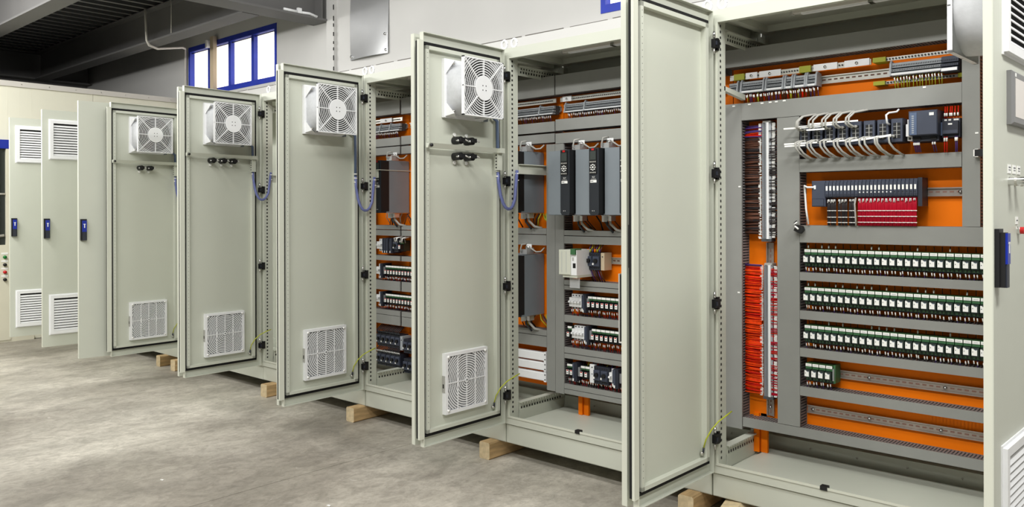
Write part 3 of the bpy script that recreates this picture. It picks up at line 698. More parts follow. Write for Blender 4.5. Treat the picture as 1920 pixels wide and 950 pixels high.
A, B, C, Dc = cabA, cabB, cabC, cabD
duct(A, -.064, 1.10, 1.968, 2.047); duct(A, .013, .905, 1.722, 1.799)
duct(A, -.0665, .0125, .325, 1.80, True); duct(A, .0165, 1.12, .339, .380); duct(A, .180, .279, .382, 1.720, True); duct(A, .906, .966, 1.252, 2.04, True)
duct(A, .28, .904, 1.479, 1.535); duct(A, .28, 1.12, 1.177, 1.2505)
for z0, z1 in ((1.014, 1.049), (.8475, .8845), (.6865, .7235), (.519, .558)): duct(A, .28, 1.12, z0, z1)
duct(A, 1.05, 1.12, .56, 1.177, True)
rail(A, .285, 1.12, .451); rail(A, .285, 1.12, .620); rail(A, .335, .905, 1.386); rail(A, .39, 1.17, .118, vertical=True); rail(A, -.06, .9, 1.875, mname='zinc'); rail(A, .29, .9, 1.632)
for z in (1.108, .948, .786): rail(A, .285, 1.12, z, slots=False)
for x, z in ((.31, .451), (.545, .451), (.815, .451), (.545, .62), (.83, .62), (.118, .43), (.885, 1.386)): rail_screw(A, x, z)

duct(B, -1.066, -.07, 1.945, 2.05); duct(B, -1.066, -.10, 1.749, 1.81); duct(B, -1.066, -.10, 1.680, 1.7345)
duct(B, -1.069, -1.011, .330, 1.678, True); duct(B, -.094, -.0725, .32, 1.80, True)
for z0, z1 in ((1.184, 1.211), (1.140, 1.180), (.9185, .944), (.893, .915), (.719, .757), (.5535, .585), (.525, .550), (.3615, .388), (.334, .3585)): duct(B, -1.009, -.10, z0, z1)
rail(B, -1.06, -.1, 1.875, mname='zinc')
for z in (1.055, .832, .664, .462): rail(B, -1.0, -.1, z, mname='zinc')
# the third cabinet's own plate reaches into view on the left of the second opening
duct(C, -2.35, -1.074, 1.945, 2.05); duct(C, -2.35, -1.074, 1.747, 1.802); duct(C, -2.35, -1.074, 1.688, 1.737)
duct(C, -1.130, -1.071, .335, 1.678, True)
for z0, z1 in ((1.187, 1.219), (1.126, 1.183), (.630, .660), (.568, .6265)): duct(C, -1.75, -1.132, z0, z1)
duct(C, -2.35, -1.80, 1.196, 1.223); duct(C, -2.35, -1.80, 1.155, 1.191); duct(C, -2.35, -1.80, .991, 1.0225); duct(C, -2.35, -1.80, .795, .857); duct(C, -2.35, -1.80, .632, .664); duct(C, -2.35, -1.80, .57, .629)
# the plate of the fourth cabinet, seen through the third opening
duct(Dc, -3.54, -2.366, 1.953, 2.043); duct(Dc, -3.54, -2.366, 1.746, 1.798); duct(Dc, -3.54, -2.366, 1.690, 1.739)
for z0, z1 in ((1.196, 1.223), (1.155, 1.191), (.991, 1.0225), (.795, .857), (.632, .664), (.57, .629)): duct(Dc, -3.54, -2.366, z0, z1)
for r, x0, x1 in ((C, -2.34, -1.08), (Dc, -3.54, -2.37)): rail(r, x0, x1, 1.875, mname='zinc')
for z in (1.09, .922, .735, .466, .34): rail(Dc, -3.5, -2.37, z, mname='zinc', slots=False)

# ------------------------------------------------------------------ components
def build_relay(style):
    t = thing('relay_module', 'x', 'relay')
    w = .0278
    b = MB()
    if style == 'a':
        b.box(0, w, .278, .33, -.036, .036, 'green'); b.box(0, w, .285, .33, -.042, -.036, 'green_dark'); b.box(.001, w-.001, .268, .278, .013, .036, 'green'); b.box(.001, w-.001, .27, .278, -.036, -.024, 'green_dark')
        b.box(.005, .010, .2695, .27, -.034, -.026, 'green'); b.box(.017, .022, .2695, .27, -.034, -.026, 'green')
        b.build('base', t); MB().box(.0012, w-.0012, .266, .268, .0235, .035, 'white_tag').box(.006, w-.006, .2657, .266, .028, .0295, 'term_grey').build('label_plate', t)
        r = MB(); r.box(.002, w-.002, .2525, .278, -.021, .011, 'relay_case'); ro = r.build('relay_case', t)
        MB().prism([(.002, -.018), (.0205, -.018), (.0205, .004), (.010, .004), (.008, .0075), (.002, .0075)], 'y', .2515, .2525, 'white_tag').box(.0045, .0075, .2512, .2515, -.006, -.003, 'term_dark').box(.013, .019, .2512, .2515, .002, .005, 'navy_light').build('face_sticker', ro)
    else:
        b.box(0, w, .28, .33, -.034, .034, 'green_dark'); b.box(.001, w-.001, .268, .28, .014, .024, 'green'); b.box(.001, w-.001, .272, .28, -.034, -.02, 'black'); b.build('base', t)
        MB().box(.0012, w-.0012, .264, .268, .0235, .0345, 'white_tag').build('label_plate', t)
        r = MB().box(.003, w-.003, .252, .28, -.02, .008, 'black'); ro = r.build('relay_case', t)
        MB().box(.005, w-.007, .2505, .252, -.018, .006, 'white_tag').box(.007, w-.009, .2500, .2505, .0005, .0055, 'red').box(.008, w-.010, .2500, .2505, -.011, -.008, 'term_dark').build('face_sticker', ro)
    return t
ra, rb = build_relay('a'), build_relay('b'); used = {'a': False, 'b': False}
def place_relay(kind, x, z, lab, group):
    src = ra if kind == 'a' else rb
    o = src if not used[kind] else copy_tree(src); used[kind] = True
    o.location = (x, 0, z); o['label'] = lab; o['group'] = group
def wires_below(name, lab, x0, pitch, n, z, dz, mats, y=.29, per=2):
    m = MB()
    for i in range(n):
        for q in range(per):
            x = x0+i*pitch+.006+q*.011+random.uniform(-.002, .002); h = random.uniform(.0, .006)
            m.tube([(x, y-.01, z), (x+.001, y-.016, z-.012), (x+random.uniform(-.003, .004), y-.008, z-dz)], .0017, random.choice(mats), 5)
            m.tube([(x, y-.0165, z-.004-h), (x+.0015, y-.0165, z-.016-h)], .0024, 'white_tag', 5)
    tag(m.build(name), lab, 'wires', kind='stuff')
PX = .0290
rows = [(1.113, 24, 'topmost'), (.950, 24, 'second'), (.788, 24, 'third')]
for zc, n, nm in rows:
    for i in range(n):
        place_relay('a', .299+i*PX, zc, f'{ORD[i]} green relay module from the left in the {nm} relay row of the nearest cabinet', f'{nm} row of green relays in the nearest cabinet')
    wires_below('relay_wires', f'purple wires with white markers below the {nm} relay row of the nearest cabinet', .299, PX, 25, zc-.036, .05, ('purple_wire', 'dark_wire', 'brown_wire'))
for i in range(4): place_relay('a', .303+i*PX, .625, f'{ORD[i]} of four green relay modules alone on the fourth row', 'short row of four green relays')
wires_below('relay_wires', 'purple wires below the short row of four relays', .303, PX, 4, .589, .045, ('purple_wire', 'dark_wire'))
e = MB().box(.4195, .428, .272, .33, .588, .664, 'green').box(.4195, .4255, .262, .272, .60, .65, 'clear'); tag(e.build('end_clamp'), 'green end clamp closing the short row of four relays', 'clamp')
# markers over the rows
m = MB()
for zc, n, nm in rows:
    for i in range(25):
        x = .307+i*PX; m.tube([(x, .30, zc+.04), (x, .297, zc+.06)], .0016, 'dark_wire', 5)
        if random.random() < .35: m.tube([(x, .292, zc+.04), (x, .292, zc+.052)], .003, 'white_tag', 5)
tag(m.build('relay_feed_wires'), 'thin dark feed wires above the three relay rows', 'wires', kind='stuff')

# vertical terminal strips
def vstrip(lab, x0, x1, z0, z1, mk_l, mk_r, dense=.0055):
    t = thing('terminal_strip', lab, 'terminals', (0, 0, 0), group='vertical terminal strips in the nearest cabinet')
    b = MB(); b.box(x0, x1, .30, .328, z0, z1, 'term_dark'); b.box(x0+.002, x0+.011, .284, .30, z0, z1, 'term_grey'); b.box(x0+.017, x0+.024, .280, .30, z0, z1, 'term_grey'); b.box(x1-.009, x1, .288, .30, z0, z1, 'term_grey')
    b.build('terminal_body', t); MB().box(x0+.025, x0+.035, .2775, .30, z0, z1, 'white').build('marker_strip', t)
    n = int((z1-z0)/dense); s = MB(); mm = MB()
    for k in range(n):
        z = z0+k*dense; s.box(x0+.004, x0+.009, .2835, .284, z+.001, z+.004, 'black'); s.box(x0+.019, x0+.022, .2795, .28, z+.001, z+.004, 'black')
        h = random.uniform(-.0015, .0015)
        if random.random() < .93: mm.box(mk_l+h, mk_l+.012+h, .288, .295, z, z+.0042, 'white_tag')
        if random.random() < .9: mm.box(mk_r+h, mk_r+.014+h, .288, .295, z, z+.0042, 'white_tag')
    tag(s.build('screw_slots', t), kind='stuff'); tag(mm.build('wire_marker', t), kind='stuff')
    MB().box(x0-.001, x1+.003, .282, .328, z0-.012, z0, 'term_dark').build('end_clamp', t); MB().box(x0+.006, x1, .282, .328, z1, z1+.008, 'grey_cable').build('end_clamp', t)
vstrip('upper vertical terminal strip beside dark wires in the nearest cabinet', .100, .142, 1.188, 1.706, .083, .146)
vstrip('lower vertical terminal strip beside bright orange wires in the nearest cabinet', .107, .148, .487, 1.072, .089, .154)
def wire_field(name, lab, z0, z1, n, mats, rad, xa=.014, xb=.090, spread=.006):
    m = MB()
    for k in range(n):
        z = z0+(z1-z0)*k/n; y = random.uniform(.285, .305); d = random.uniform(-spread, spread)
        m.tube([(xa, y+.01, z+d), (xa+.025, y, z+d*.6), (xb-.02, y-.006, z+d*.1), (xb, y-.004, z)], rad, random.choice(mats), 5, caps=False)
    tag(m.build(name), lab, 'wires', kind='stuff')
wire_field('wire_bundle', 'dense orange and red wires left of the lower vertical terminal strip', .497, 1.062, 260, ('orange_wire', 'orange_wire', 'red_wire'), .0021, xb=.098, spread=.004)
wire_field('wire_bundle', 'dark brown wires left of the upper vertical terminal strip', 1.21, 1.64, 190, ('brown_wire', 'brown_wire', 'dark_wire'), .0021, spread=.004)
wire_field('wire_bundle', 'purple and orange wires at the head of the upper terminal strip', 1.645, 1.70, 12, ('purple_wire', 'orange_wire', 'red_wire'), .0026, xb=.10)
wire_field('wire_bundle', 'purple wire lying above the orange wires', 1.066, 1.072, 3, ('purple_wire',), .0028, xb=.098, spread=.001)
wire_field('wire_bundle', 'dark red wires right of the lower terminal strip', .497, 1.06, 130, ('red_wire', 'crimson_wire'), .002, xa=.181, xb=.155)
wire_field('wire_bundle', 'black wires right of the upper terminal strip', 1.2, 1.68, 110, ('dark_wire',), .002, xa=.181, xb=.147)

# horizontal terminal rows at the top
def hterm(lab, x0, x1, zc, groups, cover='term_grey', y0=.275, h=.027):
    t = thing('terminal_block', lab, 'terminals', (x0, 0, zc), group='grey terminal blocks below the top ducts'); L = x1-x0
    b = MB(); b.box(0, L, y0+.022, .33, -h, h, 'term_dark'); b.box(0, L, y0+.008, y0+.026, .006, h*.9, cover); b.box(0, L, y0+.002, y0+.022, -.010, -.001, cover); b.box(0, L, y0-.003, y0+.02, -h, -.016, cover)
    b.build('terminal_body', t)
    MB().box(.002, L-.002, y0-.004, y0-.003, -h+.002, -.018, 'white').build('marker_strip', t)
    s = MB(); u = .002
    while u < L-.004: s.box(u, u+.003, y0+.0012, y0+.002, -.008, -.003, 'black'); s.box(u, u+.003, y0+.0072, y0+.008, .010, .016, 'black'); u += .0062
    tag(s.build('screw_slots', t), kind='stuff')
    for g in groups: MB().prism([(y0-.008, -h), (.33, -h), (.33, h+.002), (y0+.012, h+.008), (y0+.002, h-.004), (y0-.002, .0)], 'x', g-x0-.0035, g-x0+.0035, 'term_grey').build('end_plate', t)
    return t
hterm('grey terminal block at the left of the nearest cabinet\'s top rail', -.055, -.012, 1.872, (-.012,))
for i, (a, b) in enumerate(((.006, .112), (.124, .202), (.212, .243), (.253, .300), (.308, .348))):
    hterm(f'{ORD[i]} small grey terminal group from the left on the nearest cabinet\'s top rail', a, b, 1.873, (a, b))
hterm('long grey terminal block at the right of the nearest cabinet\'s top rail', .646, .833, 1.879, (.647,))
t = hterm('dark blue-grey terminal block at the right end of the nearest cabinet\'s top rail', .834, .893, 1.876, (), 'navy', .262, .031)
wires_below('terminal_wires', 'brown and purple wires below the nearest cabinet\'s top terminals', .01, .017, 20, 1.845, .05, ('brown_wire', 'dark_wire', 'purple_wire', 'red_wire', 'yellow_green'), .30, 2)
wires_below('terminal_wires', 'yellow-green wires with white markers below the long terminal block', .655, .0115, 16, 1.85, .055, ('yellow_green', 'olive', 'yellow_green'), .295, 1)
def busbar(lab, x0, x1, z0, z1, ins, y=.30, plates=()):
    t = thing('busbar', lab, 'busbar', (x0, y, z0), group='tinned earth busbars'); L = x1-x0
    b = MB().box(0, L, 0, .006, 0, z1-z0, 'zinc'); b.build('bar', t)
    s = MB(); u = .03
    while u < L-.02: s.tube([(u, -.004, (z1-z0)*.5), (u, .0, (z1-z0)*.5)], .0035, 'term_dark', 6); u += .012
    tag(s.build('clamp_screws', t), kind='stuff')
    for a, c in ins: MB().box(a-x0, a-x0+c, -.012, .045, -.002, z1-z0+.002, 'olive').build('insulator', t)
    for a, c in plates: MB().box(a-x0, a-x0+c, -.006, 0, -.001, z1-z0+.003, 'white').build('cover_plate', t); MB().tube([(a-x0+c*.5, -.011, (z1-z0)*.5), (a-x0+c*.5, -.006, (z1-z0)*.5)], .006, 'chrome', 8).build('bolt', t)
busbar('tinned busbar above the terminals at the left of the nearest cabinet', -.06, .565, 1.912, 1.936, ((-.035, .05), (.27, .05)), plates=((.02, .055), (.085, .10), (.33, .10), (.46, .10)))
busbar('thin tinned busbar at the upper right of the nearest cabinet', .572, .90, 1.918, 1.933, ((.575, .05),))
busbar('thin tinned busbar with yellow-green end under the long terminal block', .574, .90, 1.826, 1.838, ((.574, .045), (.885, .02)), y=.31)
def topset(x0, x1, lab):
    hterm(f'long grey terminal block {lab}', x0+.05, x1, 1.868, (x0+.05, x0+.18, x0+.42, x1-.1), h=.024)
    busbar(f'tinned busbar {lab}', x0, x1, 1.908, 1.932, (), plates=((x0+.02, .06), (x0+.4, .12)))
    wires_below('terminal_wires', f'dark blue and black wires {lab}', x0+.06, .012, int((x1-x0-.08)/.012), 1.845, .04, ('dark_wire', 'dark_wire', 'purple_wire', 'navy_dark'), .30, 1)
topset(-1.06, -.2, 'at the top of the second cabinet')
topset(-2.0, -1.09, 'at the left end of the second opening')
topset(-3.0, -2.38, 'at the top of the third opening')
# slanted stay in the nearest cabinet
s = MB().prism([(.06, 1.834), (.26, 1.812), (.26, 1.836), (.06, 1.853)], 'x', .015, .034, 'paint').build('stay_bar', cabA)

# ethernet switches, cables
sw0 = None
for i in range(8):
    x = .292+i*.0525
    t = thing('ethernet_switch', f'{ORD[i]} dark ethernet switch from the left on the nearest cabinet\'s rail', 'switch', (x, 0, 1.63), group='row of ethernet switches')
    if sw0 is None:
        sw0 = t; MB().cbox(0, .045, .24, .33, -.047, .047, .002, 'navy_dark').build('case', t); MB().box(.002, .043, .238, .24, -.045, .045, 'navy').build('front_plate', t)
        p = MB(); f = MB()
        for r in range(4):
            for c in range(2):
                px, pz = .0095+c*.0145, .023-r*.0165; p.box(px, px+.0115, .2365, .238, pz-.005, pz+.006, 'black')
        f.box(.0213, .0237, .2362, .2382, -.03, .03, 'grey_cable')
        for r in range(3): f.box(.010, .035, .2362, .2382, .0150-r*.0165, .0165-r*.0165, 'grey_cable')
        p.build('port', t); f.build('port_frame', t)
    else:
        for ch in sw0.children:
            c = ch.copy(); COL.objects.link(c); c.parent = t
k = 0
for i in range(8):
    x = .292+i*.0525
    for up in ((True, False) if i < 5 else (False,)):
        for q in range(2 if i < 7 else 1):
            sx = x+.012+q*.014; m = MB(); dx = random.uniform(-.006, .006)
            if up: pts = [(sx, .236, 1.655), (sx-.006, .212, 1.655), (sx-.014+dx, .198, 1.668), (sx-.012+dx, .2, 1.69), (sx+.002+dx, .222, 1.712), (sx+.03, .262, 1.722), (sx+.04, .28, 1.726)]
            else: pts = [(sx, .236, 1.606), (sx-.004, .214, 1.608), (sx-.011+dx, .197, 1.60), (sx-.009+dx, .197, 1.58), (sx+.004+dx, .21, 1.556), (sx+.022+dx, .24, 1.536), (sx+.03, .27, 1.532)]
            m.tube(pts, .0042, 'grey_cable', 7); m.tube([(sx, .234, 1.655 if up else 1.606), (sx, .22, 1.655 if up else 1.607)], .006, 'grey_cable', 6)
            tag(m.build('network_cable'), f'{ORD[q]} grey network cable looping {"up" if up else "down"} from the {ORD[i]} ethernet switch', 'cable', 'network cables of the ethernet switches')
m = MB()
for x0, x1, z in ((.236, .40, 1.664), (.30, .45, 1.668), (.34, .545, 1.676), (.335, .41, 1.652), (.238, .42, 1.598), (.24, .33, 1.589), (.38, .50, 1.599)): m.box(x0, x1, .203, .2055, z-.0035, z+.003, 'white_tag')
for x0, x1 in ((.50, .56), (.56, .62), (.62, .67)): m.prism([(x0, 1.59+(x0-.5)*.08), (x1, 1.596+(x0-.5)*.08), (x1, 1.604+(x0-.5)*.08), (x0, 1.598+(x0-.5)*.08)], 'y', .203, .2055, 'white_tag')
tag(m.build('label_tape'), 'white label tapes tied across the network cables', 'tape')
m = MB().tube([(.655, .238, 1.655), (.652, .215, 1.66), (.650, .212, 1.69), (.655, .23, 1.70), (.675, .26, 1.705), (.68, .27, 1.715)], .004, 'white', 7); tag(m.build('network_cable'), 'white cable rising from the last ethernet switch', 'cable')

def comp(name, lab, cat, x, z, group=None): return thing(name, lab, cat, (x, 0, z), group=group)
t = comp('terminal_module', 'small white module between the last switch and power supply', 'module', .712, 1.63)
MB().box(0, .022, .27, .33, -.042, .042, 'white').box(.0, .022, .25, .27, -.026, .022, 'white').build('case', t); MB().box(.006, .013, .269, .27, .028, .036, 'black').box(.006, .013, .269, .27, -.038, -.030, 'black').build('screw_hole', t)
t = comp('power_supply', 'blue-grey power supply beside the white module in the nearest cabinet', 'power supply', .735, 1.63)
MB().cbox(0, .102, .20, .33, -.028, .066, .003, 'navy').build('case', t); MB().box(.004, .03, .1985, .20, -.026, .06, 'navy_light').build('side_stripe', t); MB().box(.006, .10, .23, .33, -.05, -.028, 'navy_dark').build('terminal_deck', t)
MB().box(.008, .036, .226, .23, -.045, -.034, 'black').box(.07, .092, .226, .23, -.045, -.034, 'black').build('terminal_plug', t); MB().box(.074, .09, .1985, .20, .045, .056, 'white_tag').build('label', t)
m = MB()
for k in range(9): m.box(.012, .020, .198, .1985, -.02+k*.008, -.0155+k*.008, 'term_grey')
m.build('print_marks', t)
m = MB()
for x in (.012, .018, .024, .03, .078, .086): m.tube([(.735+x, .235, 1.585), (.735+x, .232, 1.57), (.737+x, .25, 1.54)], .002, 'purple_wire', 5); m.tube([(.735+x, .231, 1.576), (.735+x, .231, 1.566)], .0032, 'white_tag', 5)
for x in (.85, .858, .888, .893): m.tube([(x, .25, 1.595), (x, .25, 1.535)], .0022, 'red_wire' if x < .87 else 'purple_wire', 5); m.tube([(x, .247, 1.59), (x, .247, 1.576)], .0034, 'white_tag', 5)
for x in (.85, .857, .868, .874, .884, .895): m.tube([(x, .255, 1.665), (x, .26, 1.71)], .002, 'red_wire', 5); m.tube([(x, .252, 1.672), (x, .252, 1.684)], .0034, 'white_tag', 5)
tag(m.build('supply_wires'), 'purple and red wires around the power supply and dark module', 'wires', kind='stuff')
t = comp('control_module', 'dark control module right of the blue-grey power supply', 'module', .84, 1.63)
MB().box(0, .062, .255, .33, -.038, .034, 'navy_dark').build('case', t); MB().box(.004, .058, .24, .255, -.026, .022, 'navy_dark').build('cover', t); MB().box(-.006, .002, .25, .33, -.03, .02, 'navy_light').build('side_clip', t)
for x in (.008, .022, .04, .048): MB().box(x, x+.009, .2545, .255, .025, .031, 'white_tag').build('terminal', t)
MB().box(.024, .038, .2395, .24, .008, .014, 'white_tag').build('label', t); MB().box(.006, .056, .2395, .24, -.024, -.012, 'navy').build('window', t)

# PLC rack
t = comp('controller_rack', 'long blue-grey controller with a row of white labels', 'controller', .338, 1.386)
MB().cbox(0, .058, .25, .33, -.056, .053, .003, 'navy').build('head_module', t); MB().box(.002, .052, .2485, .25, -.054, -.022, 'navy_dark').box(.004, .05, .248, .2485, -.052, -.024, 'navy').build('door_flap', t); MB().box(.01, .018, .248, .25, .018, .034, 'white').build('plug', t)
iow = .01492
for i in range(24):
    s = MB().cbox(.0585+i*iow, .0585+(i+1)*iow-.0006, .252, .33, -.018, .053, .002, 'navy'); s.box(.0585+i*iow+.001, .0585+(i+1)*iow-.0014, .246, .252, -.013, .044, 'navy'); s.box(.0585+i*iow+.003, .0585+i*iow+.0115, .2455, .246, -.011, -.004, 'navy_dark'); so = s.build('io_module', t)
    MB().box(.0585+i*iow+.0032, .0585+i*iow+.0105, .2452, .246, .011, .030, 'white_tag').build('label', so)
    if 8 < i: MB().disc((.0585+i*iow+.006, .002), .0028, .2452, .246, 'white_tag' if i < 18 else 'black', 8).build('marker_dot', so)
MB().box(.4168, .432, .252, .33, -.056, .056, 'navy_dark').build('end_module', t)
def bundles(name, lab, xs, z0, z1, mname, rad, ties, y=.262, cat='wires'):
    m = MB()
    for x in xs:
        for j in range(3):
            o = (j-1)*rad*1.3; m.tube([(x+o, y+.004*(j % 2), z1), (x+o*1.2+random.uniform(-.001, .001), y-.006, z1-.03), (x+o, y-.004, z0)], rad, mname, 5)
        for zt in ties: m.tube([(x, y-.004, zt-.0012), (x, y-.004, zt+.0012)], rad*2.9, 'white_tag', 7); m.box(x+rad*1.2, x+rad*3, y-.012, y-.009, zt-.0015, zt+.0015, 'white_tag')
        for j in range(2): m.tube([(x-.002+j*.004, y-.008, z1-.004), (x-.003+j*.006, y-.010, z1-random.uniform(.012, .022))], .0017, 'white_tag', 4)
    tag(m.build(name), lab, cat, kind='stuff')
bundles('wire_bundle', 'crimson wire bundles with white ties under the controller', [.533+i*.0149 for i in range(15)], 1.252, 1.366, 'crimson_wire', .0032, (1.313, 1.290, 1.266))
bundles('wire_bundle', 'black wire bundles with white ties under the controller', [.408, .421, .432, .452, .465, .478, .497, .509], 1.252, 1.364, 'dark_wire', .0026, (1.313, 1.286, 1.264))
m = MB().tube([(.52, .25, 1.365), (.519, .24, 1.34), (.522, .242, 1.28), (.521, .25, 1.252)], .0035, 'grey_cable', 7); tag(m.build('wire'), 'single grey wire between black and crimson bundles', 'wire')
m = MB().tube([(.35, .247, 1.412), (.325, .236, 1.412), (.312, .24, 1.42), (.309, .25, 1.40), (.314, .25, 1.32), (.322, .255, 1.255)], .0042, 'white', 7); tag(m.build('network_cable'), 'white cable dropping from the controller\'s left end', 'cable')
t = comp('cable_plug', 'black plug with white ties hanging on the duct corner', 'plug', .285, 1.235); MB().prism([(-.02, -.006), (.008, -.02), (.022, -.004), (.016, .012), (-.008, .018)], 'y', .235, .258, 'black').build('body', t)
MB().tube([(-.012, .232, .012), (.004, .228, .0)], .004, 'white_tag', 6).tube([(-.015, .23, .02), (-.004, .236, .03)], .003, 'white_tag', 6).build('tie', t); MB().tube([(-.01, .24, .012), (-.018, .24, .026), (-.012, .25, .034)], .003, 'black', 6).build('lead', t)
# small white stickers on the ducts
for i, (x, z) in enumerate(((-.03, 1.787), (.045, 1.788), (.105, 1.788), (.143, 1.789), (.171, 1.789), (.207, 1.790))):
    o = MB().box(x, x+.013, .263, .265, z, z+.006, 'white_tag').build('duct_sticker'); tag(o, f'{ORD[i]} small white sticker from the left on the wide duct below the terminals', 'sticker', 'white stickers on the ducts')
for lab, x, z in (('small white sticker on the left vertical duct', -.007, .94), ('small white sticker on the right vertical duct', .95, 1.60), ('small white sticker on the wide duct near its right end', .77, 1.79), ('small white sticker halfway up the left vertical duct', -.002, 1.42)):
    o = MB().box(x, x+.011, .2635, .265, z, z+.006, 'white_tag').build('duct_sticker'); tag(o, lab, 'sticker', 'white stickers on the ducts')
t = comp('door_catch', 'small black catch on the right edge of the nearest cabinet', 'catch', .953, 1.528); MB().box(0, .03, .24, .265, -.014, .012, 'black').build('body', t); MB().box(-.004, .0, .24, .265, -.016, .014, 'white_tag').box(-.004, .012, .24, .262, .012, .014, 'white_tag').box(-.004, .012, .24, .262, -.016, -.014, 'white_tag').build('clip', t)

# frequency drives
def build_drive():
    t = thing('frequency_drive', 'x', 'drive', group='grey frequency drives')
    # origin: right edge of the unit, bottom
    MB().box(-.176, -.002, .145, .335, 0, .335, 'drive_side').build('chassis', t)
    MB().box(-.176, -.062, .140, .145, .002, .333, 'drive_grey').build('front_cover', t)
    b = MB().prism([(-.060, .012), (-.050, 0), (-.006, 0), (-.001, .012), (-.001, .334), (-.060, .334)], 'y', .098, .145, 'drive_dark'); bo = b.build('control_cover', t)
    MB().box(-.0015, .0, .1, .165, .01, .332, 'black').build('side_strip', t)
    k = MB(); k.box(-.056, -.012, .094, .098, .205, .328, 'black'); ko = k.build('keypad', bo)
    k = MB(); k.box(-.051, -.016, .0925, .094, .275, .318, 'display'); k.build('display', ko) if False else k.build('display', bo)
    kb = MB()
    for i in range(4): kb.box(-.052+i*.0098, -.052+i*.0098+.0062, .0925, .094, .262, .268, 'grey_cable'); kb.disc((-.049+i*.0098, .212), .0036, .0925, .094, 'grey_cable', 8)
    for i in range(8):
        a = math.pi/4*i; cx, cz = -.034+.0135*math.cos(a), .238+.0135*math.sin(a); kb.box(cx-.0036, cx+.0036, .0925, .094, cz-.0024, cz+.0024, 'white_tag')
    kb.disc((-.034, .238), .005, .0925, .094, 'white_tag', 10); kb.build('keys', bo)
    MB().box(-.042, -.027, .0925, .0945, .322, .331, 'red').build('maker_tag', bo)
    MB().box(-.052, -.014, .0965, .098, .162, .175, 'white_tag').box(-.05, -.033, .096, .0965, .167, .17, 'term_dark').build('type_label', bo)
    text_mesh('VLT', .011, 'white_tag', 'lettering', bo, (-.033, .0975, .189), (R(90), 0, 0))
    MB().box(-.048, -.018, .0975, .098, .1785, .181, 'grey_cable').build('sub_lettering', bo)
    MB().disc((-.04, .022), .002, .097, .098, 'white_tag', 6).disc((-.03, .022), .002, .097, .098, 'white_tag', 6).build('indicator', bo)
    # shield clamps above and below
    c = MB(); c.box(-.065, -.005, .20, .335, .336, .338, 'steel'); c.box(-.055, -.01, .19, .2, .338, .365, 'steel'); c.box(-.01, -.004, .19, .25, .338, .372, 'steel'); c.box(-.05, -.012, .24, .242, .36, .392, 'white'); c.build('shield_clamp', t)
    MB().tube([(-.045, .235, .372), (-.02, .235, .372)], .011, 'chrome', 10).build('clamp_screw', t)
    m = MB().tube([(-.04, .2, .336), (-.042, .18, .36), (-.036, .185, .39), (-.02, .21, .395)], .0048, 'grey_cable', 7); m.tube([(-.01, .22, .375), (.02, .24, .35), (.045, .25, .352), (.055, .27, .372)], .0042, 'grey_cable', 7); m.build('control_cable', t)
    c = MB(); c.box(-.06, -.008, .2, .33, -.004, -.001, 'steel'); c.box(-.03, -.012, .22, .26, -.03, -.004, 'steel'); c.box(-.056, -.045, .2, .24, -.034, -.004, 'white'); c.build('lower_clamp', t)
    m = MB()
    m.tube([(-.045, .25, -.01), (-.03, .24, -.045), (.0, .25, -.075), (.03, .28, -.085)], .007, 'grey_cable', 7); m.tube([(-.055, .24, -.01), (-.045, .23, -.05), (-.02, .25, -.09)], .006, 'drive_dark', 7); m.tube([(.02, .3, -.005), (.04, .31, -.04), (.055, .31, -.08)], .004, 'black', 6)
    m.build('motor_cable', t)
    return t
drv0 = build_drive()
drv = [(-.840, 1.293, 'frequency drive with keypad, left one beside the vertical duct'), (-.658, 1.293, 'frequency drive with keypad, in the middle of the second opening'), (-.476, 1.293, 'frequency drive mostly hidden by the second cabinet\'s right door'),
       (-1.205, 1.305, 'upper grey drive seen from its side, behind the perforated post'), (-1.205, .740, 'lower grey drive seen from its side, behind the perforated post'), (-2.352, 1.305, 'dark drive seen from its side in the third cabinet')]
for i, (x, z, lab) in enumerate(drv):
    o = drv0 if i == 0 else copy_tree(drv0); o.location = (x, 0, z); o['label'] = lab
# wiring clutter below the drives
def clutter(lab, x0, x1, z0, z1, n, mats):
    m = MB()
    for i in range(n):
        x = random.uniform(x0, x1); d = random.uniform(-.06, .08); m.tube([(x, .3, z1), (x+d*.3, .285, (z0+z1)/2+.01), (x+d, .3, z0)], random.uniform(.002, .0045), random.choice(mats), 6)
    tag(m.build('loose_wires'), lab, 'wires', kind='stuff')
clutter('loose dark wires hanging below the drives of the second cabinet', -.95, -.5, 1.213, 1.29, 12, ('black', 'dark_wire', 'brown_wire'))
clutter('loose wires below the upper side-on drive', -1.37, -1.16, 1.222, 1.30, 7, ('black', 'yellow_green', 'brown_wire'))
clutter('loose wires below the lower side-on drive', -1.37, -1.16, .665, .74, 7, ('black', 'yellow_green', 'brown_wire'))
clutter('loose wires below the drive in the third cabinet', -2.56, -2.28, 1.226, 1.305, 8, ('black', 'grey_cable', 'brown_wire'))

